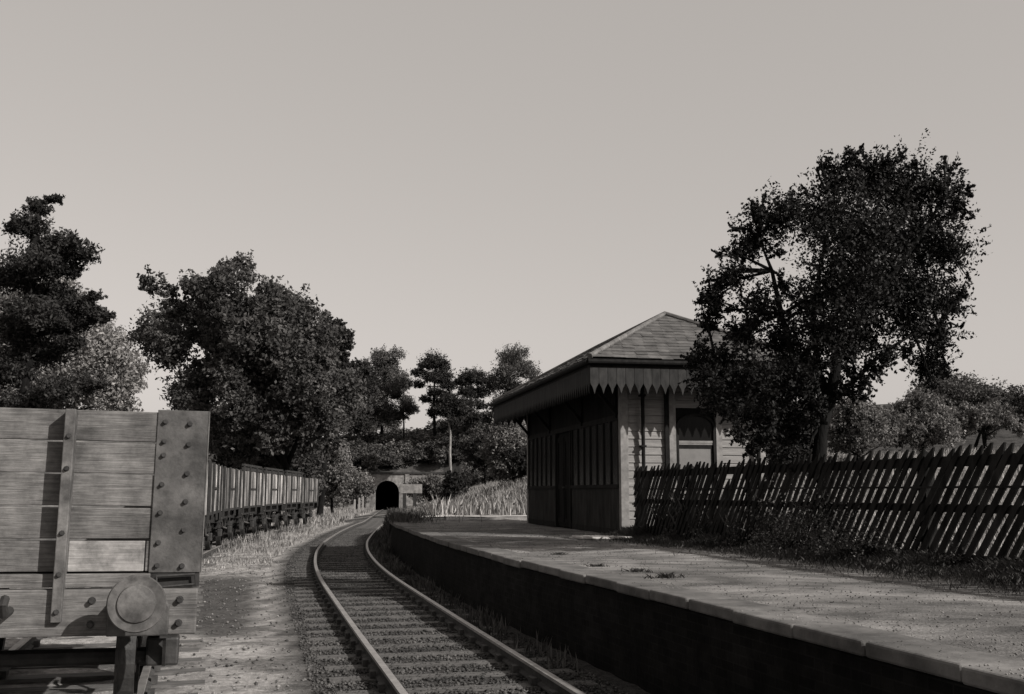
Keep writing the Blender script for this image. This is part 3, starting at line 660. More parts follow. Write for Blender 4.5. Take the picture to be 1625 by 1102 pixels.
# ------------------------------------------------------------------ tunnel portal
def portal():
    root = empty('tunnel_portal', (-23.05, PORT-.4, float(zt(196)))); tag(root, 'stone railway tunnel mouth with dark arch and long parapet under the wooded hill', 'tunnel')
    hw, top = 2.15, 5.05; sp = top-hw; XL, XR, ZT = -7.6, 11.5, 6.25
    n = 20; ar = [(-hw*.97, -.3), (-hw, sp)]+[(hw*math.cos(t), sp+hw*math.sin(t)) for t in np.linspace(math.pi, 0, n)][1:-1]+[(hw, sp), (hw*.97, -.3)]
    mb = MB(); y0, y1 = 0, .9
    for yy, fl in ((y0, 1), (y1, -1)):
        vs = [(x, yy, z) for x, z in ar]; outer = []
        for x, z in ar:
            if z <= sp: outer.append((XL if x < 0 else XR, yy, z))
            else: outer.append((x*1.0+(-.0), yy, ZT))
        k = len(ar); fs = []
        V_ = vs+outer
        for i in range(k-1): fs.append((i, i+1, i+1+k, i+k) if fl > 0 else (i+k, i+1+k, i+1, i))
        V_ += [(XL, yy, ZT), (XR, yy, ZT)]
        mb.add(V_, fs+[(1, 1+k, 2*k)] if False else fs)
        # side rectangles above springing
    mb = MB()
    for s0, s1 in ((XL, -hw), (hw, XR)): mb.box((s0, y0, -1.2), (s1, y1, sp))
    ap = [(hw*math.cos(t), sp+hw*math.sin(t)) for t in np.linspace(math.pi, 0, n)]
    poly = [(XL, sp), (XL, ZT), (XR, ZT), (XR, sp)]+ap[::-1]
    for yy in (y0, y1):
        for i in range(n-1): mb.add([(ap[i][0], yy, ap[i][1]), (ap[i+1][0], yy, ap[i+1][1]), (ap[i+1][0], yy, ZT), (ap[i][0], yy, ZT)], [(0,1,2,3)])
        mb.add([(XL, yy, sp), (-hw, yy, sp), (-hw, yy, ZT), (XL, yy, ZT)], [(0,1,2,3)]); mb.add([(hw, yy, sp), (XR, yy, sp), (XR, yy, ZT), (hw, yy, ZT)], [(0,1,2,3)])
    for i in range(n-1): mb.add([(ap[i][0], y0, ap[i][1]), (ap[i+1][0], y0, ap[i+1][1]), (ap[i+1][0], y1, ap[i+1][1]), (ap[i][0], y1, ap[i][1])], [(0,1,2,3)])
    mb.box((XL, y0, ZT-.02), (XR, y1, ZT)); mb.build('wall', M['stone'], root)
    ring = MB()
    for i in range(15):
        t0, t1 = math.pi*i/15+.012, math.pi*(i+1)/15-.012; ri, ro = hw-.01, hw+.5
        ring.prism([(ri*math.cos(t0), sp+ri*math.sin(t0)), (ro*math.cos(t0), sp+ro*math.sin(t0)), (ro*math.cos(t1), sp+ro*math.sin(t1)), (ri*math.cos(t1), sp+ri*math.sin(t1))], -.06, .3, lambda p, q, t: (p, t, q))
    ring.build('arch_ring', M['stone'], root)
    cp = MB(); cp.box((XL-.15, -.28, ZT), (XR+.15, y1+.1, ZT+.32)); cp.build('parapet_coping', M['stone_dark'], root)
    pl = MB()
    for x in (-hw-1.4, hw+1.4): pl.box((x-.35, -.18, -1.2), (x+.35, .05, ZT))
    pl.build('pilaster', M['stone'], root)
    bore = MB(); pts = [(-hw, -.5), (-hw, sp)]+ap[1:-1]+[(hw, sp), (hw, -.5)]; k = len(pts); y2 = 46; dx = -y2*.11
    bore.add([(x, y1, z) for x, z in pts]+[(x+dx, y2, z-.3) for x, z in pts], [(i, i+1, i+1+k, i+k) for i in range(k-1)]+[(k-1, 0, k, 2*k-1), tuple(range(k, 2*k))]); bore.build('bore_lining', M['soot'], root)
portal()
# boarded screen on posts right of the tunnel mouth
def screen():
    Y = 150.0; p = at(652, 806, Y); z0 = float(terr(p.x, Y)); zl = at(648, 783, Y).z; zh = at(648, 767, Y).z
    r = empty('platelayers_stand', (p.x, Y, z0)); tag(r, 'grey boarded stand on two dark posts beside the tunnel mouth', 'stand')
    b = MB(); b.box((-1.5, -.08, zl-z0), (1.5, .0, zh-z0-.15)); b.build('board', M['stone'], r)
    for x in (-.9, .5): q = MB(); q.box((x-.22, -.0, -.5), (x+.22, .3, zh-z0)); q.build('post', M['wag_dark'], r)
screen()
for i, (u, h) in enumerate(((563, 1.3), (570, 1.5), (576, 1.7))):
    Y = 120+i*6; p = at(u, 800, Y); z0 = float(terr(p.x, Y)); r = MB(); r.box((-.09, -.09, -.3), (.09, .09, h+.3)); r.add([(-.09,-.09,h+.3),(.09,-.09,h+.3),(.09,.09,h+.3),(-.09,.09,h+.3),(0,0,h+.42)], [(0,1,4),(1,2,4),(2,3,4),(3,0,4)])
    o = r.build('gradient_post', M['post_pale'], None); o.location = (p.x, Y, z0)
    tag(o, ('shortest', 'middle', 'tallest')[i]+' of the three pale posts left of the tunnel mouth', 'post', 'pale posts beside the line')

# ------------------------------------------------------------------ foliage
def foliage(blobs, n, leaf, seed, per=26, sig=.5, shell=.45, aspect=.55, el=1.0):
    """leaf cards clustered on twigs spread through ellipsoid clumps: blobs (x,y,z,r,rz)"""
    rs = np.random.RandomState(seed); B = np.array(blobs, float); wgt = B[:, 3]**2; wgt /= wgt.sum()
    nt_ = max(1, n//per); bi = rs.choice(len(B), nt_, p=wgt)
    d = rs.randn(nt_, 3); d /= np.linalg.norm(d, axis=1)[:, None]
    rad = (shell+(1-shell)*rs.rand(nt_)**.6)*(1+.16*np.sin(d[:, 0]*7+bi)*np.cos(d[:, 2]*6+bi*1.7))*(1+.2*(rs.rand(nt_) < .1)*rs.rand(nt_))
    c = B[bi, :3]+d*rad[:, None]*B[bi, 3][:, None]*np.stack([np.ones(nt_), np.ones(nt_), B[bi, 4]], 1)
    tw = np.repeat(c, per, 0); sg = np.repeat(B[bi, 3]*sig*.45*(.6+.8*rs.rand(nt_)), per)
    ax = rs.randn(nt_, 3)*.6+d; ax /= np.linalg.norm(ax, axis=1)[:, None]; ax = np.repeat(ax, per, 0)
    tt = rs.rand(nt_*per)
    p = tw+rs.randn(nt_*per, 3)*(sg*(1.15-.75*tt))[:, None]*np.array([.5, .5, .4])/el**.5+ax*(tt-.35)[:, None]*sg[:, None]*2.3*el+np.array([0, 0, 1.])*(tt**2*sg*.35)[:, None]
    N = len(p); a = rs.randn(N, 3); a /= np.linalg.norm(a, axis=1)[:, None]; nrm = rs.randn(N, 3)*.8+np.array([0, 0, .5]); b = np.cross(nrm, a); b /= np.linalg.norm(b, axis=1)[:, None]+1e-9
    L = leaf*(.6+.8*rs.rand(N))[:, None]; a = a*L*.5; b = b*L*.5*aspect
    bend = np.cross(a, b); bend /= np.linalg.norm(bend, axis=1)[:, None]+1e-9
    V_ = np.stack([p-a, p+b-bend*L*.1, p+a, p-b-bend*L*.1], 1).reshape(-1, 3); F_ = np.arange(4*N).reshape(-1, 4)
    return V_, F_, c
def limbs(mb, base, blobs, r0, seed, fork=.45, n=6, twigs=None, every=1):
    """trunk to a fork, then a bent limb to each clump"""
    rr = random.Random(seed); base = Vector(base); B = [Vector(b[:3]) for b in blobs]; cen = sum(B, Vector())/len(B)
    f = base.lerp(Vector((cen.x, cen.y, cen.z)), fork); f.x = base.x*.6+f.x*.4; f.y = base.y*.6+f.y*.4
    m = base.lerp(f, .5)+Vector((rr.uniform(-1,1), rr.uniform(-1,1), 0))*r0*.5
    mb.tube([base-Vector((0,0,.3)), base+Vector((0,0,r0*.6)), m, f], [r0*1.5, r0*1.05, r0*.85, r0*.72], 10)
    top = f.lerp(cen, .85); mb.tube([f, f.lerp(top, .5)+Vector((rr.uniform(-.5,.5), rr.uniform(-.5,.5), 0))*r0, top], [r0*.72, r0*.5, r0*.25], 8)
    for i, b in enumerate(B):
        if i % every: continue
        t = rr.uniform(0, .75); s = f.lerp(top, t); L = (b-s).length; r = r0*(.42-.2*t)
        mid = s.lerp(b, .5)+Vector((rr.uniform(-1,1), rr.uniform(-1,1), rr.uniform(.1,.8)))*L*.13
        mb.tube([s, mid, b], [r, r*.6, r*.18], n)
        for _ in range(3):
            e = b+Vector((rr.gauss(0,1), rr.gauss(0,1), rr.gauss(.2,.8))).normalized()*blobs[i][3]*rr.uniform(.6, 1.0); q = s.lerp(b, rr.uniform(.45, .85)); q2 = mid.lerp(b, .5)
            mb.tube([q2, q2.lerp(e, .5)+Vector((0,0,.06*L)), e], [r*.3, r*.18, r*.05], 4, cap=False)
def inpoly(poly, x, y):
    c = False; n = len(poly)
    for i in range(n):
        (x1, y1), (x2, y2) = poly[i], poly[(i+1) % n]
        if (y1 > y) != (y2 > y) and x < (x2-x1)*(y-y1)/(y2-y1)+x1: c = not c
    return c
def edged(poly, x, y):
    best = 1e9; n = len(poly)
    for i in range(n):
        (x1, y1), (x2, y2) = poly[i], poly[(i+1) % n]; dx, dy = x2-x1, y2-y1; t = max(0, min(1, ((x-x1)*dx+(y-y1)*dy)/(dx*dx+dy*dy+1e-9))); best = min(best, math.hypot(x-x1-t*dx, y-y1-t*dy))
    return best
def outline_blobs(poly, Y, r0, r1, n, seed, depth=1.0, rz=.85):
    """clumps filling a crown that has this measured outline, at distance Y, as deep as it is wide"""
    rr = random.Random(seed); xs = [p[0] for p in poly]; ys = [p[1] for p in poly]; out_ = []; mx = (max(xs)-min(xs))/2; tries = 0; sc = Y/1748
    emax = max(edged(poly, rr.uniform(min(xs), max(xs)), rr.uniform(min(ys), max(ys))) for _ in range(60))*.9
    while len(out_) < n and tries < n*80:
        tries += 1; x = rr.uniform(min(xs), max(xs)); y = rr.uniform(min(ys), max(ys)); r = rr.uniform(r0, r1)
        if not inpoly(poly, x, y): continue
        e = edged(poly, x, y)
        if e < r*.85: continue
        dmax = math.sqrt(max(0, 1-(1-min(1, e/emax))**2))*mx*sc*depth; dd = rr.uniform(-1, 1); dd = dd*dmax
        p = at(x, y, Y+dd); k = (Y+dd)/Y
        out_.append((p.x, p.y, p.z, r*sc*k, rz))
    return out_
FINE = .72
def tree(name, blobs, base, r0, n, leaf, lm, bm, label, cat='tree', seed=1, group=None, per=26, sig=.5, shell=.45, fork=.45, aspect=.55, every=1, trunk=True, mats=None):
    base = Vector(base); root = empty(name, base)
    V_, F_, c = foliage(blobs, int(n/FINE**1.7), leaf*FINE, seed, per, sig, shell, aspect); V_ = V_-np.array(base)
    npmesh('crown', V_, F_, M[lm], root)
    if trunk:
        mb = MB(); limbs(mb, (0,0,0), [(b[0]-base.x, b[1]-base.y, b[2]-base.z, b[3]) for b in blobs], r0, seed, fork, every=every); mb.build('trunk', M[bm], root, smooth=True)
    tag(root, label, cat, group); return root
def pb(lst, Y, rz=.85): 
    o = []
    for q in lst:
        u, v, r = q[:3]; d = q[3] if len(q) > 3 else 0; p = at(u, v, Y+d); o.append((p.x, p.y, p.z, r*Y/1748, q[4] if len(q) > 4 else rz))
    return o
def gz(x, y): return float(terr(x, y))
# near tree behind the fence
NT = [(1380,292,48,0),(1328,285,36,.5),(1310,262,14,.2),(1440,305,56,0),(1355,258,18,.2),(1405,262,20,-.3),(1492,300,32,-.3),(1500,268,14,0),(1518,330,24,0),(1300,345,50,.6),(1238,352,42,0),(1250,325,20,.3),(1190,385,34,.3),(1205,335,20,0),(1370,370,72,-1),(1450,385,66,.8),(1500,395,40,0),(1155,440,34,0),(1172,400,18,.1),(1208,488,34,-.6),(1285,480,34,.3),(1335,455,66,-1),(1400,455,66,1),(1470,465,50,0),(1508,480,26,.3),(1140,495,26,0),(1122,520,14,.1),(1180,530,36,.5),(1245,540,38,0),(1310,530,46,-.8),(1370,530,44,.7),(1440,508,44,0),(1490,535,34,0),(1474,580,30,.4),(1390,588,20,-.5),(1362,630,16,0),(1345,652,12,.4),(1148,570,34,0),(1200,600,42,-.8),(1165,625,36,0),(1255,575,30,.5),(1232,640,36,.5),(1215,668,26,-.5),(1262,672,34,0),(1278,700,24,.2),(1240,695,18,0),(1300,575,24,0),(1185,655,20,.4),(1350,590,22,.4),(1500,590,12,0),(1480,615,10,0),(1255,715,18,.1),(1120,600,24,.3),(1100,570,16,.2),(1135,640,20,-.3),(1348,242,8),(1366,240,7),(1302,252,8),(1296,268,7),(1500,250,8),(1512,262,7),(1536,300,9),(1543,312,6),(1544,345,6),(1212,316,8),(1190,325,7),(1165,362,8),(1140,402,8),(1117,450,7),(1275,303,8),(1455,258,9),(1428,246,8),(1535,440,7),(1530,470,7),(1525,520,7),(1112,480,7),(1104,545,8),(1230,402,14,.3),(1243,455,20,.4),(1325,605,18,.5),(1345,560,20,-.5),(1115,560,20,-.4),(1372,605,20,-.6),(1400,570,22,-.7),(1345,622,18,-.5),(1300,650,16,-.6),(1268,600,26,-.8),(1440,560,14,-.6),(1128,470,22,.2),(1175,690,18,-.6),(1210,700,22,-.4),(1245,725,18,-.3),(1130,610,28,-.8),(1160,655,26,-.9),(1290,640,26,.6),(1275,735,16,-.2),(1190,720,12,-.3)]
YT = 17.3; tb = at(1299, 720, YT); tb.z = gz(tb.x, YT)
def near_tree():
    root = empty('hedgerow_tree', tb); blobs = pb([(q[0], q[1], q[2]*.86)+tuple(q[3:]) for q in NT], YT)
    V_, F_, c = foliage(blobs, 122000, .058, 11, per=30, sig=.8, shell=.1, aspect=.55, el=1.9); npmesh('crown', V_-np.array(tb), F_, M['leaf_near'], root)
    mb = MB(); P = lambda u, v, d=0: at(u, v, YT+d)-tb
    F1 = P(1316, 640)
    mb.tube([P(1296, 760), P(1300, 720), P(1304, 680), F1], [.16, .115, .1, .095], 12)
    L1 = [F1, P(1326, 590, .1), P(1330, 540, .2), P(1345, 470, .3), P(1380, 380, .3), P(1400, 300, .2)]; mb.tube(L1, [.095,.085,.075,.055,.035,.015], 10)
    L2 = [P(1303, 672), P(1285, 630, -.3), P(1262, 580, -.4), P(1240, 500, -.3), P(1225, 430, 0), P(1205, 380, .1)]; mb.tube(L2, [.085,.07,.055,.045,.03,.012], 10)
    L3 = [F1, P(1300, 590, .4), P(1290, 520, .6), P(1300, 430, .6), P(1320, 340, .5)]; mb.tube(L3, [.08,.06,.045,.035,.012], 8)
    L4 = [P(1328, 560, .2), P(1370, 500, 0), P(1420, 430, -.2), P(1470, 360, -.2), P(1500, 310, -.2)]; mb.tube(L4, [.08,.07,.05,.035,.012], 8)
    L5 = [F1, P(1360, 600, -.3), P(1400, 560, -.4), P(1450, 530, -.4), P(1490, 520, -.2)]; mb.tube(L5, [.05,.04,.03,.02,.01], 8)
    L6 = [P(1285, 630, -.3), P(1240, 610, -.5), P(1190, 600, -.5), P(1140, 590, -.3)]; mb.tube(L6, [.045,.035,.025,.012], 8)
    LL = L1+L2+L3+L4+L5+L6; rr = random.Random(4)
    for b in blobs:
        q = Vector(b[:3])-tb; s = min(LL, key=lambda p: (p-q).length+rr.uniform(0,.3)); mb.tube([s, s.lerp(q, .5)+Vector((0,0,.08)), q], [.03,.02,.008], 6)
        for _ in range(4):
            e = q+Vector((rr.gauss(0,1), rr.gauss(0,1), rr.gauss(.3,.8))).normalized()*b[3]*rr.uniform(.7, 1.15); s2 = s.lerp(q, rr.uniform(.5, .95)); mb.tube([s2, s2.lerp(e, .5)+Vector((0,0,.03)), e], [.012,.008,.003], 4, cap=False)
    mb.build('trunk', M['bark'], root, smooth=True); tag(root, 'dark spreading tree with forked trunk standing just behind the paling fence', 'tree')
near_tree()
# big tree behind the wagons
P_OAK = [(222,470),(225,440),(260,418),(300,400),(345,410),(375,402),(430,428),(458,455),(492,480),(530,520),(556,560),(575,610),(578,660),(560,700),(530,730),(500,750),(440,752),(370,742),(335,745),(328,700),(300,662),(262,660),(255,620),(232,606),(214,600),(222,560),(208,520),(238,500)]
Yk = 68; b0 = at(470, 760, Yk); b0.z = gz(b0.x, Yk)
tree('broadleaf_tree', outline_blobs(P_OAK, Yk, 16, 40, 120, 5, depth=.8), b0, .5, 95000, .34, 'leaf_oak', 'bark', 'largest tree left of the line, a broad rounded dark crown behind the wagons', seed=5, per=24, sig=.8, shell=.4, fork=.25, every=4)
P_EV = [(498,530),(505,496),(520,474),(534,505),(553,512),(565,550),(590,590),(596,640),(588,690),(540,700),(510,640)]
Yk = 84; b0 = at(508, 760, Yk); b0.z = gz(b0.x, Yk)
tree('fir_tree', outline_blobs(P_EV, Yk, 9, 20, 50, 6, depth=.8, rz=.45), b0, .25, 30000, .34, 'leaf_dark', 'bark', 'dark feathery conifer rising against the right flank of the largest tree', seed=6, per=24, sig=.8, fork=.5, every=3)
def pine(name, layers, Y, trunk_px, r0, n, leaf, label, lm='leaf_dark', bm='bark', group=None, seed=1, rz=.42):
    """trunk_px: list of (u,v) from foot to top"""
    f = at(trunk_px[0][0], trunk_px[0][1], Y); f.z = min(gz(f.x, Y), f.z) if gz(f.x, Y) < f.z+1 else gz(f.x, Y)
    root = empty(name, f); blobs = pb([(q[0], q[1], q[2]*(.86 if Y > 150 else 1))+tuple(q[3:]) for q in layers], Y, rz)
    V_, F_, c = foliage(blobs, int(n*1.5), leaf*.75, seed, 24, .75, .3, .4); npmesh('crown', V_-np.array(f), F_, M[lm], root)
    pts = [Vector((0,0,-.3))]+[at(u, v, Y)-f for u, v in trunk_px[1:]]; k = len(pts); mb = MB(); mb.tube(pts, [r0*(1-.75*i/(k-1)) for i in range(k)], 8)
    for b in blobs:
        q = Vector(b[:3])-f; s = min((pts[i].lerp(pts[i+1], t) for i in range(k-1) for t in (0,.33,.66,1)), key=lambda p: abs(p.z-(q.z-abs(q.x-p.x)*.3))); mb.tube([s, s.lerp(q, .5)-Vector((0,0,.1)), q], [r0*.3, r0*.2, r0*.06], 5)
    mb.build('trunk', M[bm], root, smooth=True); tag(root, label, 'tree', group); return root
HG = 'pines on the hill above the tunnel'
rp = random.Random(12)
def lay(cx, v0, v1, w0, w1, n, r0, r1, dep=3):
    o = []
    for i in range(n):
        t = (i+rp.random()*.6)/n; v = v0+(v1-v0)*t; wd = w0+(w1-w0)*math.sin(min(1, t*1.3)*math.pi/2); o.append((cx+rp.uniform(-1,1)*wd, v, rp.uniform(r0, r1), rp.uniform(-dep, dep)))
    return o
pine('scots_pine', [(688,573,20),(700,580,16,1),(676,580,14,-1),(665,592,13,0),(700,598,20,1),(684,600,16,-1),(712,612,15,1),(664,610,12,0),(690,622,17,0),(712,628,12,-1),(700,640,18,1),(675,634,10,0),(718,645,10,0),(690,655,14,1)], 205, [(692,745),(690,690),(688,640),(690,600),(690,570)], .38, 15000, .5, 'tall flat topped pine standing alone on the skyline above the tunnel', group=HG, seed=21)
pine('scots_pine', [(712,636,16),(730,640,14),(700,648,15),(738,652,12),(716,655,18,1),(722,668,12,-1)], 185, [(717,756),(714,720),(715,690),(711,660),(713,640)], .27, 9000, .45, 'shorter pine with a pale bare trunk right of the tunnel', bm='bark_pale', group=HG, seed=22)
pine('scots_pine', [(748,598,20),(736,606,14),(762,604,15),(740,622,16),(757,624,18,2),(745,640,16,-1),(764,644,14),(738,655,12),(752,662,15)], 200, [(748,735),(747,690),(748,640),(748,605)], .35, 12000, .5, 'narrow pine between the skyline pine and the shed roof', group=HG, seed=23)
pine('scots_pine', lay(812, 562, 690, 22, 42, 28, 16, 26, 5), 205, [(812,740),(808,700),(806,640),(812,575)], .45, 26000, .48, 'broad bushy pine showing above the canopy end of the shed', lm='leaf_mid', group=HG, seed=24, rz=.6)
pine('scots_pine', lay(612, 560, 668, 14, 36, 26, 13, 22, 4), 213, [(607,735),(606,690),(606,640),(612,575)], .4, 22000, .48, 'full crowned pine right of the dark conifer, straight dark trunk', lm='leaf_mid', group=HG, seed=25, rz=.6)
pine('scots_pine', lay(578, 575, 680, 10, 24, 18, 10, 17, 3), 210, [(570,740),(568,700),(570,640),(577,590)], .5, 12000, .46, 'thick trunked dark pine half hidden by the conifer', group=HG, seed=26, rz=.6)
pine('scots_pine', lay(640, 600, 665, 6, 16, 9, 9, 14, 3), 215, [(641,735),(641,690),(640,610)], .3, 8000, .46, 'small pine left of the skyline pine', lm='leaf_mid', group=HG, seed=27, rz=.6)
# left edge pine and pale tree behind
pine('cedar_tree', [(60,330,20),(88,318,14,.5),(40,360,30),(88,395,32,1),(125,405,26,0),(110,385,20,-1),(60,420,40,-1),(110,430,20,.5),(20,440,40),(80,470,36,1),(125,480,18,0),(60,500,40,-1),(135,500,28,.5),(165,503,16,0),(95,515,36,.5),(150,470,12),(20,520,40),(178,502,8),(60,560,40,1),(10,590,40),(110,545,20),(120,615,30,1),(155,610,18,0),(90,620,30,-1),(30,650,40)], 46, [(30,800),(34,700),(40,600),(46,500),(52,400),(62,320)], .42, 36000, .24, 'dark layered cedar cut by the left edge of the view', seed=31, rz=.38)
P_PALE = [(-60,470),(20,440),(90,430),(130,445),(170,475),(200,520),(232,560),(238,590),(215,625),(232,645),(235,680),(120,720),(-60,740)]
Yk = 105; b0 = at(90, 790, Yk); b0.z = gz(b0.x, Yk)
tree('broadleaf_tree', outline_blobs(P_PALE, Yk, 16, 34, 75, 9, depth=.6), b0, .5, 46000, .5, 'leaf_pale', 'bark', 'pale sunlit airy tree behind the layered cedar', seed=9, per=22, sig=.9, shell=.3, every=4)
# hedge / low trees left behind wagons
def row(specs, group, name='bush', cat='bush'):
    for i, (poly, Y, lm, lbl, n, leaf) in enumerate(specs):
        cx = sum(p[0] for p in poly)/len(poly); b0 = at(cx, 800, Y); b0.z = gz(b0.x, Y)
        xs = [p[0] for p in poly]; ys = [p[1] for p in poly]; r1 = min(max(xs)-min(xs), max(ys)-min(ys))*.28
        bl = outline_blobs(poly, Y, r1*.45, r1, 40, 40+i, depth=.7)
        tree(name, bl, b0, .18, n, leaf, lm, 'bark', lbl, cat, seed=50+i, group=group, per=22, sig=.85, shell=.3, every=4, fork=.2)
row([([(-60,640),(60,650),(180,640),(262,645),(270,690),(200,740),(-60,760)], 120, 'leaf_pale', 'pale hedge of bushes showing just over the close wagon top', 16000, .45)], None, 'hedge', 'hedge')
row([
 ([(330,700),(400,690),(440,720),(430,800),(340,810)], 74, 'leaf_dark', 'dark bush under the largest tree behind the nearer wagons', 12000, .34),
 ([(430,700),(500,690),(520,740),(510,800),(430,800)], 80, 'leaf_oak', 'bush beneath the right side of the largest tree behind the wagons', 12000, .34),
 ([(495,700),(540,690),(556,730),(560,770),(548,800),(500,800),(490,750)], 98, 'leaf_bush', 'light leafy bush between the last wagon and the tunnel', 14000, .34),
 ([(536,742),(560,738),(590,756),(592,790),(572,806),(545,806)], 150, 'leaf_bush', 'small pale bush hugging the left wing of the tunnel portal', 8000, .4),
], 'bushes left of the line')
row([
 ([(770,680),(800,660),(850,672),(870,740),(850,775),(790,770),(764,720)], 92, 'leaf_bush', 'tall light bush against the far edge of the shed', 18000, .32),
 ([(700,752),(735,744),(748,765),(740,800),(700,804)], 120, 'leaf_dark', 'dark round bush halfway up the grassy bank', 6000, .34),
 ([(640,762),(680,752),(712,758),(720,802),(650,800)], 168, 'leaf_bush', 'pale low bush above the boarded stand', 8000, .4),
 ([(735,700),(780,688),(800,715),(790,748),(745,748)], 130, 'leaf_dark', 'dark thicket at the top of the grassy bank', 9000, .42),
 ([(800,715),(870,705),(880,760),(810,765)], 80, 'leaf_dark', 'dark bush low beside the shed wall beyond the bank', 9000, .3),
 ([(690,820),(740,808),(800,806),(815,822),(770,834),(700,832)], 53, 'leaf_oak', 'low dark bramble patch at the end of the platform', 8000, .14),
 ([(640,822),(665,812),(700,818),(705,836),(655,838)], 44, 'leaf_mid', 'low weedy clump on the far platform ramp', 5000, .12),
], 'bushes right of the line')
row([
 ([(1300,650),(1340,628),(1400,640),(1430,670),(1430,715),(1300,725)], 52, 'leaf_bush', 'light rounded bush beyond the fence behind the near tree trunk', 20000, .2),
 ([(1400,640),(1450,618),(1500,640),(1530,670),(1520,708),(1410,712)], 60, 'leaf_bush', 'middle bush beyond the fence on the grassy rise', 20000, .22),
 ([(1430,620),(1480,590),(1540,592),(1600,610),(1680,600),(1690,690),(1440,690)], 78, 'leaf_mid', 'largest bush beyond the fence, reaching the right edge', 26000, .28),
 ([(1500,650),(1560,640),(1640,650),(1640,695),(1510,696)], 66, 'leaf_bush', 'low bush in front of the largest one at the right edge', 12000, .24),
 ([(1200,650),(1260,630),(1310,650),(1310,740),(1200,740)], 48, 'leaf_mid', 'bush behind the near tree just right of the shed', 14000, .2),
], 'bushes beyond the fence')
# hillside bushes and woodland backdrop along the hill crest
rh = random.Random(77); lm_ = ['leaf_mid', 'leaf_oak', 'leaf_bush']
proto = None; cnt = 0
for i in range(300):
    u = rh.uniform(520, 870); t = rh.random(); Y = 200+t*26 if i % 3 else rh.uniform(158, 198); p = at(u, 740, Y); x = p.x; z = gz(x, Y)
    if Y < 200 and abs(x-float(xmain(Y))) < 14: x = float(xmain(Y))+rh.uniform(14, 34)*(1 if i % 2 else -1); z = gz(x, Y)
    if proto is None or i < 5:
        s = 2.2; bl = [(rh.uniform(-1,1)*s, rh.uniform(-1,1)*s*.7, rh.uniform(.3,1.5), rh.uniform(.7,1.3), .8) for _ in range(8)]
        o = tree('hillside_bush', bl, (0,0,0), .1, 1800, .5, lm_[i % 3], 'bark', 'x', 'bush', seed=100+i, per=20, sig=.9, shell=.2, trunk=False)
        proto = (proto or [])+[o]
    else: o = copy_tree(proto[i % 5])
    if i > 110:
        Y = rh.uniform(197.5, 212) if i % 2 else rh.uniform(170, 197); x = float(xmain(Y))+(rh.uniform(9.5, 40) if i % 3 else -rh.uniform(9, 45))
        if i % 2: x = -23+rh.uniform(-30, 36)
        z = gz(x, Y)
    o.location = (x, Y, z-.2); o.rotation_euler = (0, 0, rh.uniform(0, 6)); sc = rh.uniform(.7, 1.5); o.scale = (sc, sc, sc*.8)
    tag(o, 'dark scrubby bush on the steep hillside above the tunnel mouth', 'bush', 'scrub on the hillside above the tunnel')
for i, (u, v, Y) in enumerate([(470,600,250),(500,610,240),(596,645,300),(662,662,330),(632,660,340),(730,658,330),(785,655,290),(840,640,235),(880,650,240),(930,640,260),(1010,640,250)]):
    if i in (3, 4): continue
    p = at(u, v, Y); z = gz(p.x, Y); H = max(4, p.z-z); bl = [(rh.uniform(-1,1)*H*.45, rh.uniform(-1,1)*H*.4, H*rh.uniform(.3, .92), H*rh.uniform(.14,.24), .85) for _ in range(14)]
    o = tree('hilltop_tree', bl, (0,0,0), .3, 7000, .6, 'leaf_bush', 'bark', ['far left tree of the hilltop wood, behind the largest tree', 'second tree from the left in the hilltop wood', 'hilltop tree behind the thick trunked pine', 'hilltop tree behind the skyline pine', 'hilltop tree between the small pine and full crowned pine', 'hilltop tree behind the narrow pine', 'hilltop tree left of the broad bushy pine', 'hilltop tree right of the broad bushy pine', 'hilltop tree above the far canopy end', 'hilltop tree behind the shed front slope', 'hilltop tree furthest right behind the shed'][i], 'tree', seed=200+i, group='trees of the hilltop wood', per=20, sig=.8, every=3)
    o.location = (p.x, Y, z)

# ------------------------------------------------------------------ grass and weeds
def blades(name, X, Y, H, W, m, seed, lean=.35, zoff=0, kind='stuff', Z=None):
    rs = np.random.RandomState(seed); n = len(X); Z = (terr(X, Y) if Z is None else Z)+zoff; a = rs.rand(n)*6.283; d = np.stack([np.cos(a), np.sin(a), 0*a], 1); q = np.stack([-np.sin(a), np.cos(a), 0*a], 1)
    h = (H*(.5+rs.rand(n)*.9)); b = np.stack([X, Y, Z-.02], 1); l = (rs.rand(n)*lean*1.6)[:, None]*h[:, None]
    wv = (W*(.6+.8*rs.rand(n)))[:, None]; up = np.array([0, 0, 1.])*h[:, None]
    V_ = np.stack([b-d*wv/2, b+d*wv/2, b+up*.6+q*l*.4+d*wv*.35, b+up+q*l, b+up*.6+q*l*.4-d*wv*.35], 1).reshape(-1, 3); F_ = np.arange(5*n).reshape(-1, 5)
    o = npmesh(name, V_, F_, m); 
    if kind: o['kind'] = kind
    return o
rs = np.random.RandomState(21)
def clumpy(X, Y, s, thr, k=0): return wob(X, Y, s, k)+rs.randn(len(X))*.25 > thr
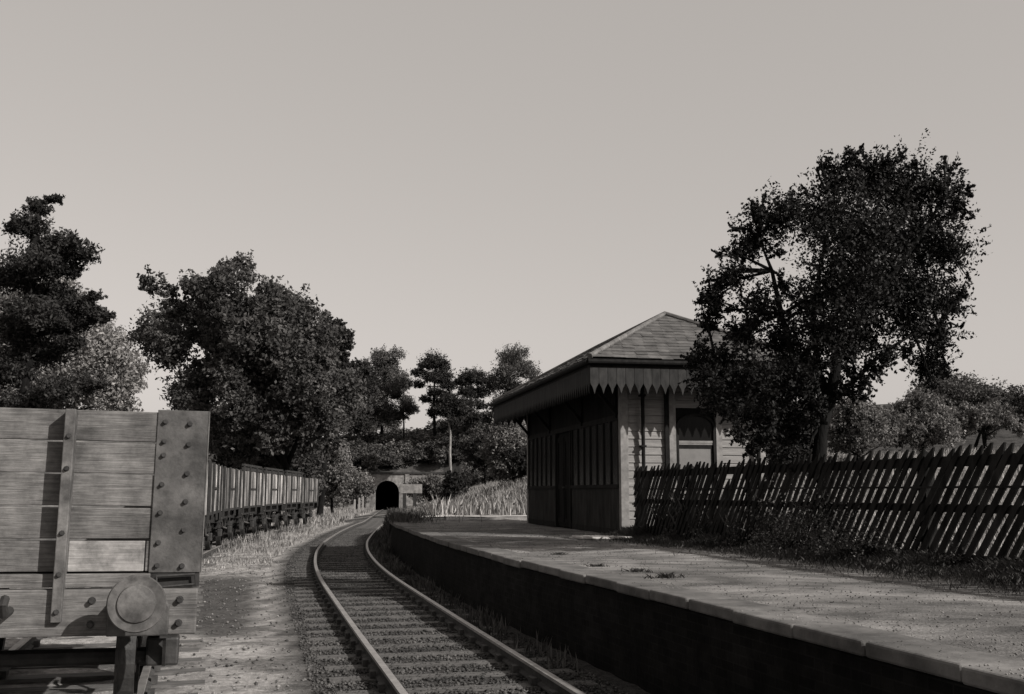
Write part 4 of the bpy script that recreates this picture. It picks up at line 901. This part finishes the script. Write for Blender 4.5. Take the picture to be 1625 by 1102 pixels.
# rough grass between the siding and the line
n = 60000; Y = rs.uniform(9, 70, n); s = rs.uniform(-9, -1.9, n); X = xmain(Y)+s; dside = X-xside(Y)
k = clumpy(X, Y, 1.1, .12) & (dside > np.where(Y > 24, .55, .95)) & (sstep(-3.9,-3.4,s)*(Y > 14.5)*(Y < 26) < .5)
o = blades('grass', X[k], Y[k], .075+.09*sstep(20, 32, Y[k])+.12*(dside[k] < 1.3)*(Y[k] > 36)-.08*sstep(38, 26, Y[k]), .02, M['grass'], 1); tag(o, 'short dry grass between the siding and the running line', 'grass')
n = 26000; Y = rs.uniform(62, 195, n); X = xmain(Y)+rs.choice([-1,1], n)*rs.uniform(2.2, 9, n)
o = blades('grass', X, Y, .45, .06, M['grass'], 2); tag(o, 'pale tall grass on both sides of the line towards the tunnel', 'grass')
n = 70000; Y = rs.uniform(46, 185, n); X = xmain(Y)+rs.uniform(3.2, 26, n); k = clumpy(X, Y, .45, -.35)
o = blades('grass', X[k], Y[k], .7, .055, M['grass'], 3); tag(o, 'tall dry grass on the bank beyond the platform end', 'grass')
n = 75000; fd = Vector((2.79, -10.5)).normalized(); t = rs.uniform(-1, 15, n); off = np.abs(rs.randn(n))*.45; wv = .8+.5*np.sin(t*1.1)
X = 2.5+fd.x*t+(-fd.y)*off*.6+(-fd.y)*0.0; Yy = 23.35+fd.y*t+fd.x*off
def fence_side(t, off): return 2.5+fd.x*t+fd.y*off, 23.35+fd.y*t-fd.x*off      # positive off = platform side
off = rs.gamma(1.5, .22, n)-.25; X, Yy = fence_side(t, off); hh = .05+.17*np.clip(wob(t, t*.3, 1.2)+.25+.05*t, 0, .9)*np.exp(-np.clip(off, 0, 2)*1.6)
o = blades('weeds', X, Yy, hh, .008, M['grass_dark'], 4, lean=.7, Z=np.full(n, .8)); tag(o, 'tangled grass and weeds along the foot of the paling fence', 'weeds')
n = 9000; t = rs.uniform(0, 15, n); off = rs.uniform(-.9, .3, n); X, Yy = fence_side(t, off); k = wob(t, t*.4, .9, 3) > -.15; 
V_, F_, c = foliage([(float(fence_side(q, w_)[0]), float(fence_side(q, w_)[1]), .8+h_*.45, h_*.5, .9) for q, w_, h_ in ((2.2,.1,.3),(3.6,.15,.4),(4.9,.1,.35),(6.1,.15,.6),(7.0,.2,.75),(7.9,.2,.8),(8.7,.15,.65),(9.5,.1,.4),(10.6,.12,.35))], 7000, .04, 66, per=18, sig=1.0, shell=.1, el=2.0)
o = npmesh('brambles', V_, F_, M['leaf_fence']); tag(o, 'leafy brambles climbing through the middle of the paling fence', 'brambles'); o['kind'] = 'stuff'
n = 6000; t = rs.uniform(.9, 6.5, n); X, Yy = fence_side(t, -rs.uniform(.15, 1.2, n)); o = blades('weeds', X, Yy, .5+.4*np.clip(wob(t, t, 1.5), -.6, 1), .022, M['grass_dark'], 14, Z=np.full(n, .8)); tag(o, 'tall dark weeds behind the shed end of the paling fence', 'weeds')
n = 90000; Y = rs.uniform(10, 60, n)**1.0; X = np.interp(Y, [0, 23.4, 60], [8.7, 2.6, -1])+3.3*(Y > 23)+.2+rs.gamma(1.4, 7, n)
o = blades('grass', X, Y, .34, .035, M['grass'], 5); tag(o, 'rough pasture grass rising behind the fence', 'grass')
# pale strip across the ground behind the platform end
def ground_strip():
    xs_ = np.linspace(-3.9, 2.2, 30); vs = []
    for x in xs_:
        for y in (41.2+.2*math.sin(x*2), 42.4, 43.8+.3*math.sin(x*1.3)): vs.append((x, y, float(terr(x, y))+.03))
    a = MB(); a.add(vs, [(i*3+k, i*3+3+k, i*3+4+k, i*3+1+k) for i in range(29) for k in (0, 1)]); o = a.build('pale_strip', M['slab'], None, smooth=True); o['kind'] = 'structure'
ground_strip()
# weeds on the platform
for i, (u, v, w_) in enumerate(((945,899,.06),(1010,908,.07),(1056,918,.09),(888,879,.05))):
    a_ = (u-820)/FPX; b_ = -(v-530)/FPX; dy = math.cos(TILT)-b_*math.sin(TILT); dz = math.sin(TILT)+b_*math.cos(TILT); tt = (.8-CAMZ)/dz; p = Vector((a_*tt, dy*tt, .8))
    m_ = 130; an = rs.rand(m_)*6.28; rr_ = np.abs(rs.randn(m_))*w_*.8
    o = blades('weed_tuft', rr_*np.cos(an)*1.6, rr_*np.sin(an), w_*.75, .014, M['leaf_oak'], 60+i, lean=1.2, kind=None, Z=np.zeros(m_)); o.location = p
    tag(o, ('small weed third from the camera on the platform edge', 'low weed between two others along the platform edge', 'largest and nearest weed tuft by the platform edge', 'tiny weed furthest along the platform edge')[i], 'weed', 'weeds sprouting on the platform')
n = 5000; Y = rs.uniform(33.5, 48, n); X = xedge(Y)+rs.gamma(1.3, .35, n)-.25; o = blades('weeds', X, Y, .26, .02, M['grass_dark'], 31, Z=np.where(Y < 36.3, np.where(X > xedge(Y), .8, -.15), terr(X, Y))); tag(o, 'weeds overgrowing the crumbled far end of the platform', 'weeds')
# weeds and stones in the shaded track bed and on the left
n = 5000; Y = rs.uniform(12, 45, n); X = xmain(Y)+rs.uniform(.95, 1.45, n); k = clumpy(X, Y, 1.3, .2, 4)
o = blades('weeds', X[k], Y[k], .2, .02, M['grass_dark'], 8); tag(o, 'weeds at the foot of the platform wall beside the rail', 'weeds')
def stones(name, X, Y, S_, m, seed, label):
    rs = np.random.RandomState(seed); n = len(X); Z = np.full(n, .797) if name == 'gravel' else terr(X, Y); base = np.array([[1,0,0],[-1,0,0],[0,1,0],[0,-1,0],[0,0,1],[0,0,-1]], float)
    V_ = base[None]*S_[:, None, None]*(.6+.8*rs.rand(n, 6, 1)); a = rs.rand(n)*6.28; c, s_ = np.cos(a), np.sin(a)
    x = V_[..., 0]*c[:, None]-V_[..., 1]*s_[:, None]; y = V_[..., 0]*s_[:, None]+V_[..., 1]*c[:, None]
    V_ = np.stack([x+X[:, None], y+Y[:, None], V_[..., 2]*.7+Z[:, None]+.01], -1).reshape(-1, 3)
    T_ = np.array([(0,2,4),(2,1,4),(1,3,4),(3,0,4),(2,0,5),(1,2,5),(3,1,5),(0,3,5)]); F_ = (T_[None]+6*np.arange(n)[:, None, None]).reshape(-1, 3)
    o = npmesh(name, V_, F_, m); tag(o, label, 'stones', kind='stuff')
n = 5000; Y = 8+rs.rand(n)**1.4*45; X = xmain(Y)+rs.uniform(-7, -1.5, n); k = (X-xside(Y) > .9)
Yp = 5.5+rs.rand(9000)**1.6*28; tp = rs.rand(9000)**1.3; Xp = xedge(Yp)+.05+tp*(np.minimum(plat_right(Yp), xedge(Yp)+5.2)-xedge(Yp)-.1)
stones('gravel', Xp, Yp, rs.uniform(.003, .011, 9000), M['pebble'], 17, 'fine loose gravel scattered over the platform surface')
stones('ballast_stones', X[k], Y[k], rs.uniform(.008, .028, k.sum()), M['pebble'], 5, 'loose stones and ballast scattered between the two tracks')
n = 42000; Y = 9+rs.rand(n)**1.3*50; X = xmain(Y)+rs.uniform(-1.5, 1.5, n)
stones('ballast_stones', X, Y, rs.uniform(.012, .028, n), mat('ballast_dark', .015, .06, scale=2, island=.5, bump=0), 6, 'dark ballast between the sleepers of the running line')
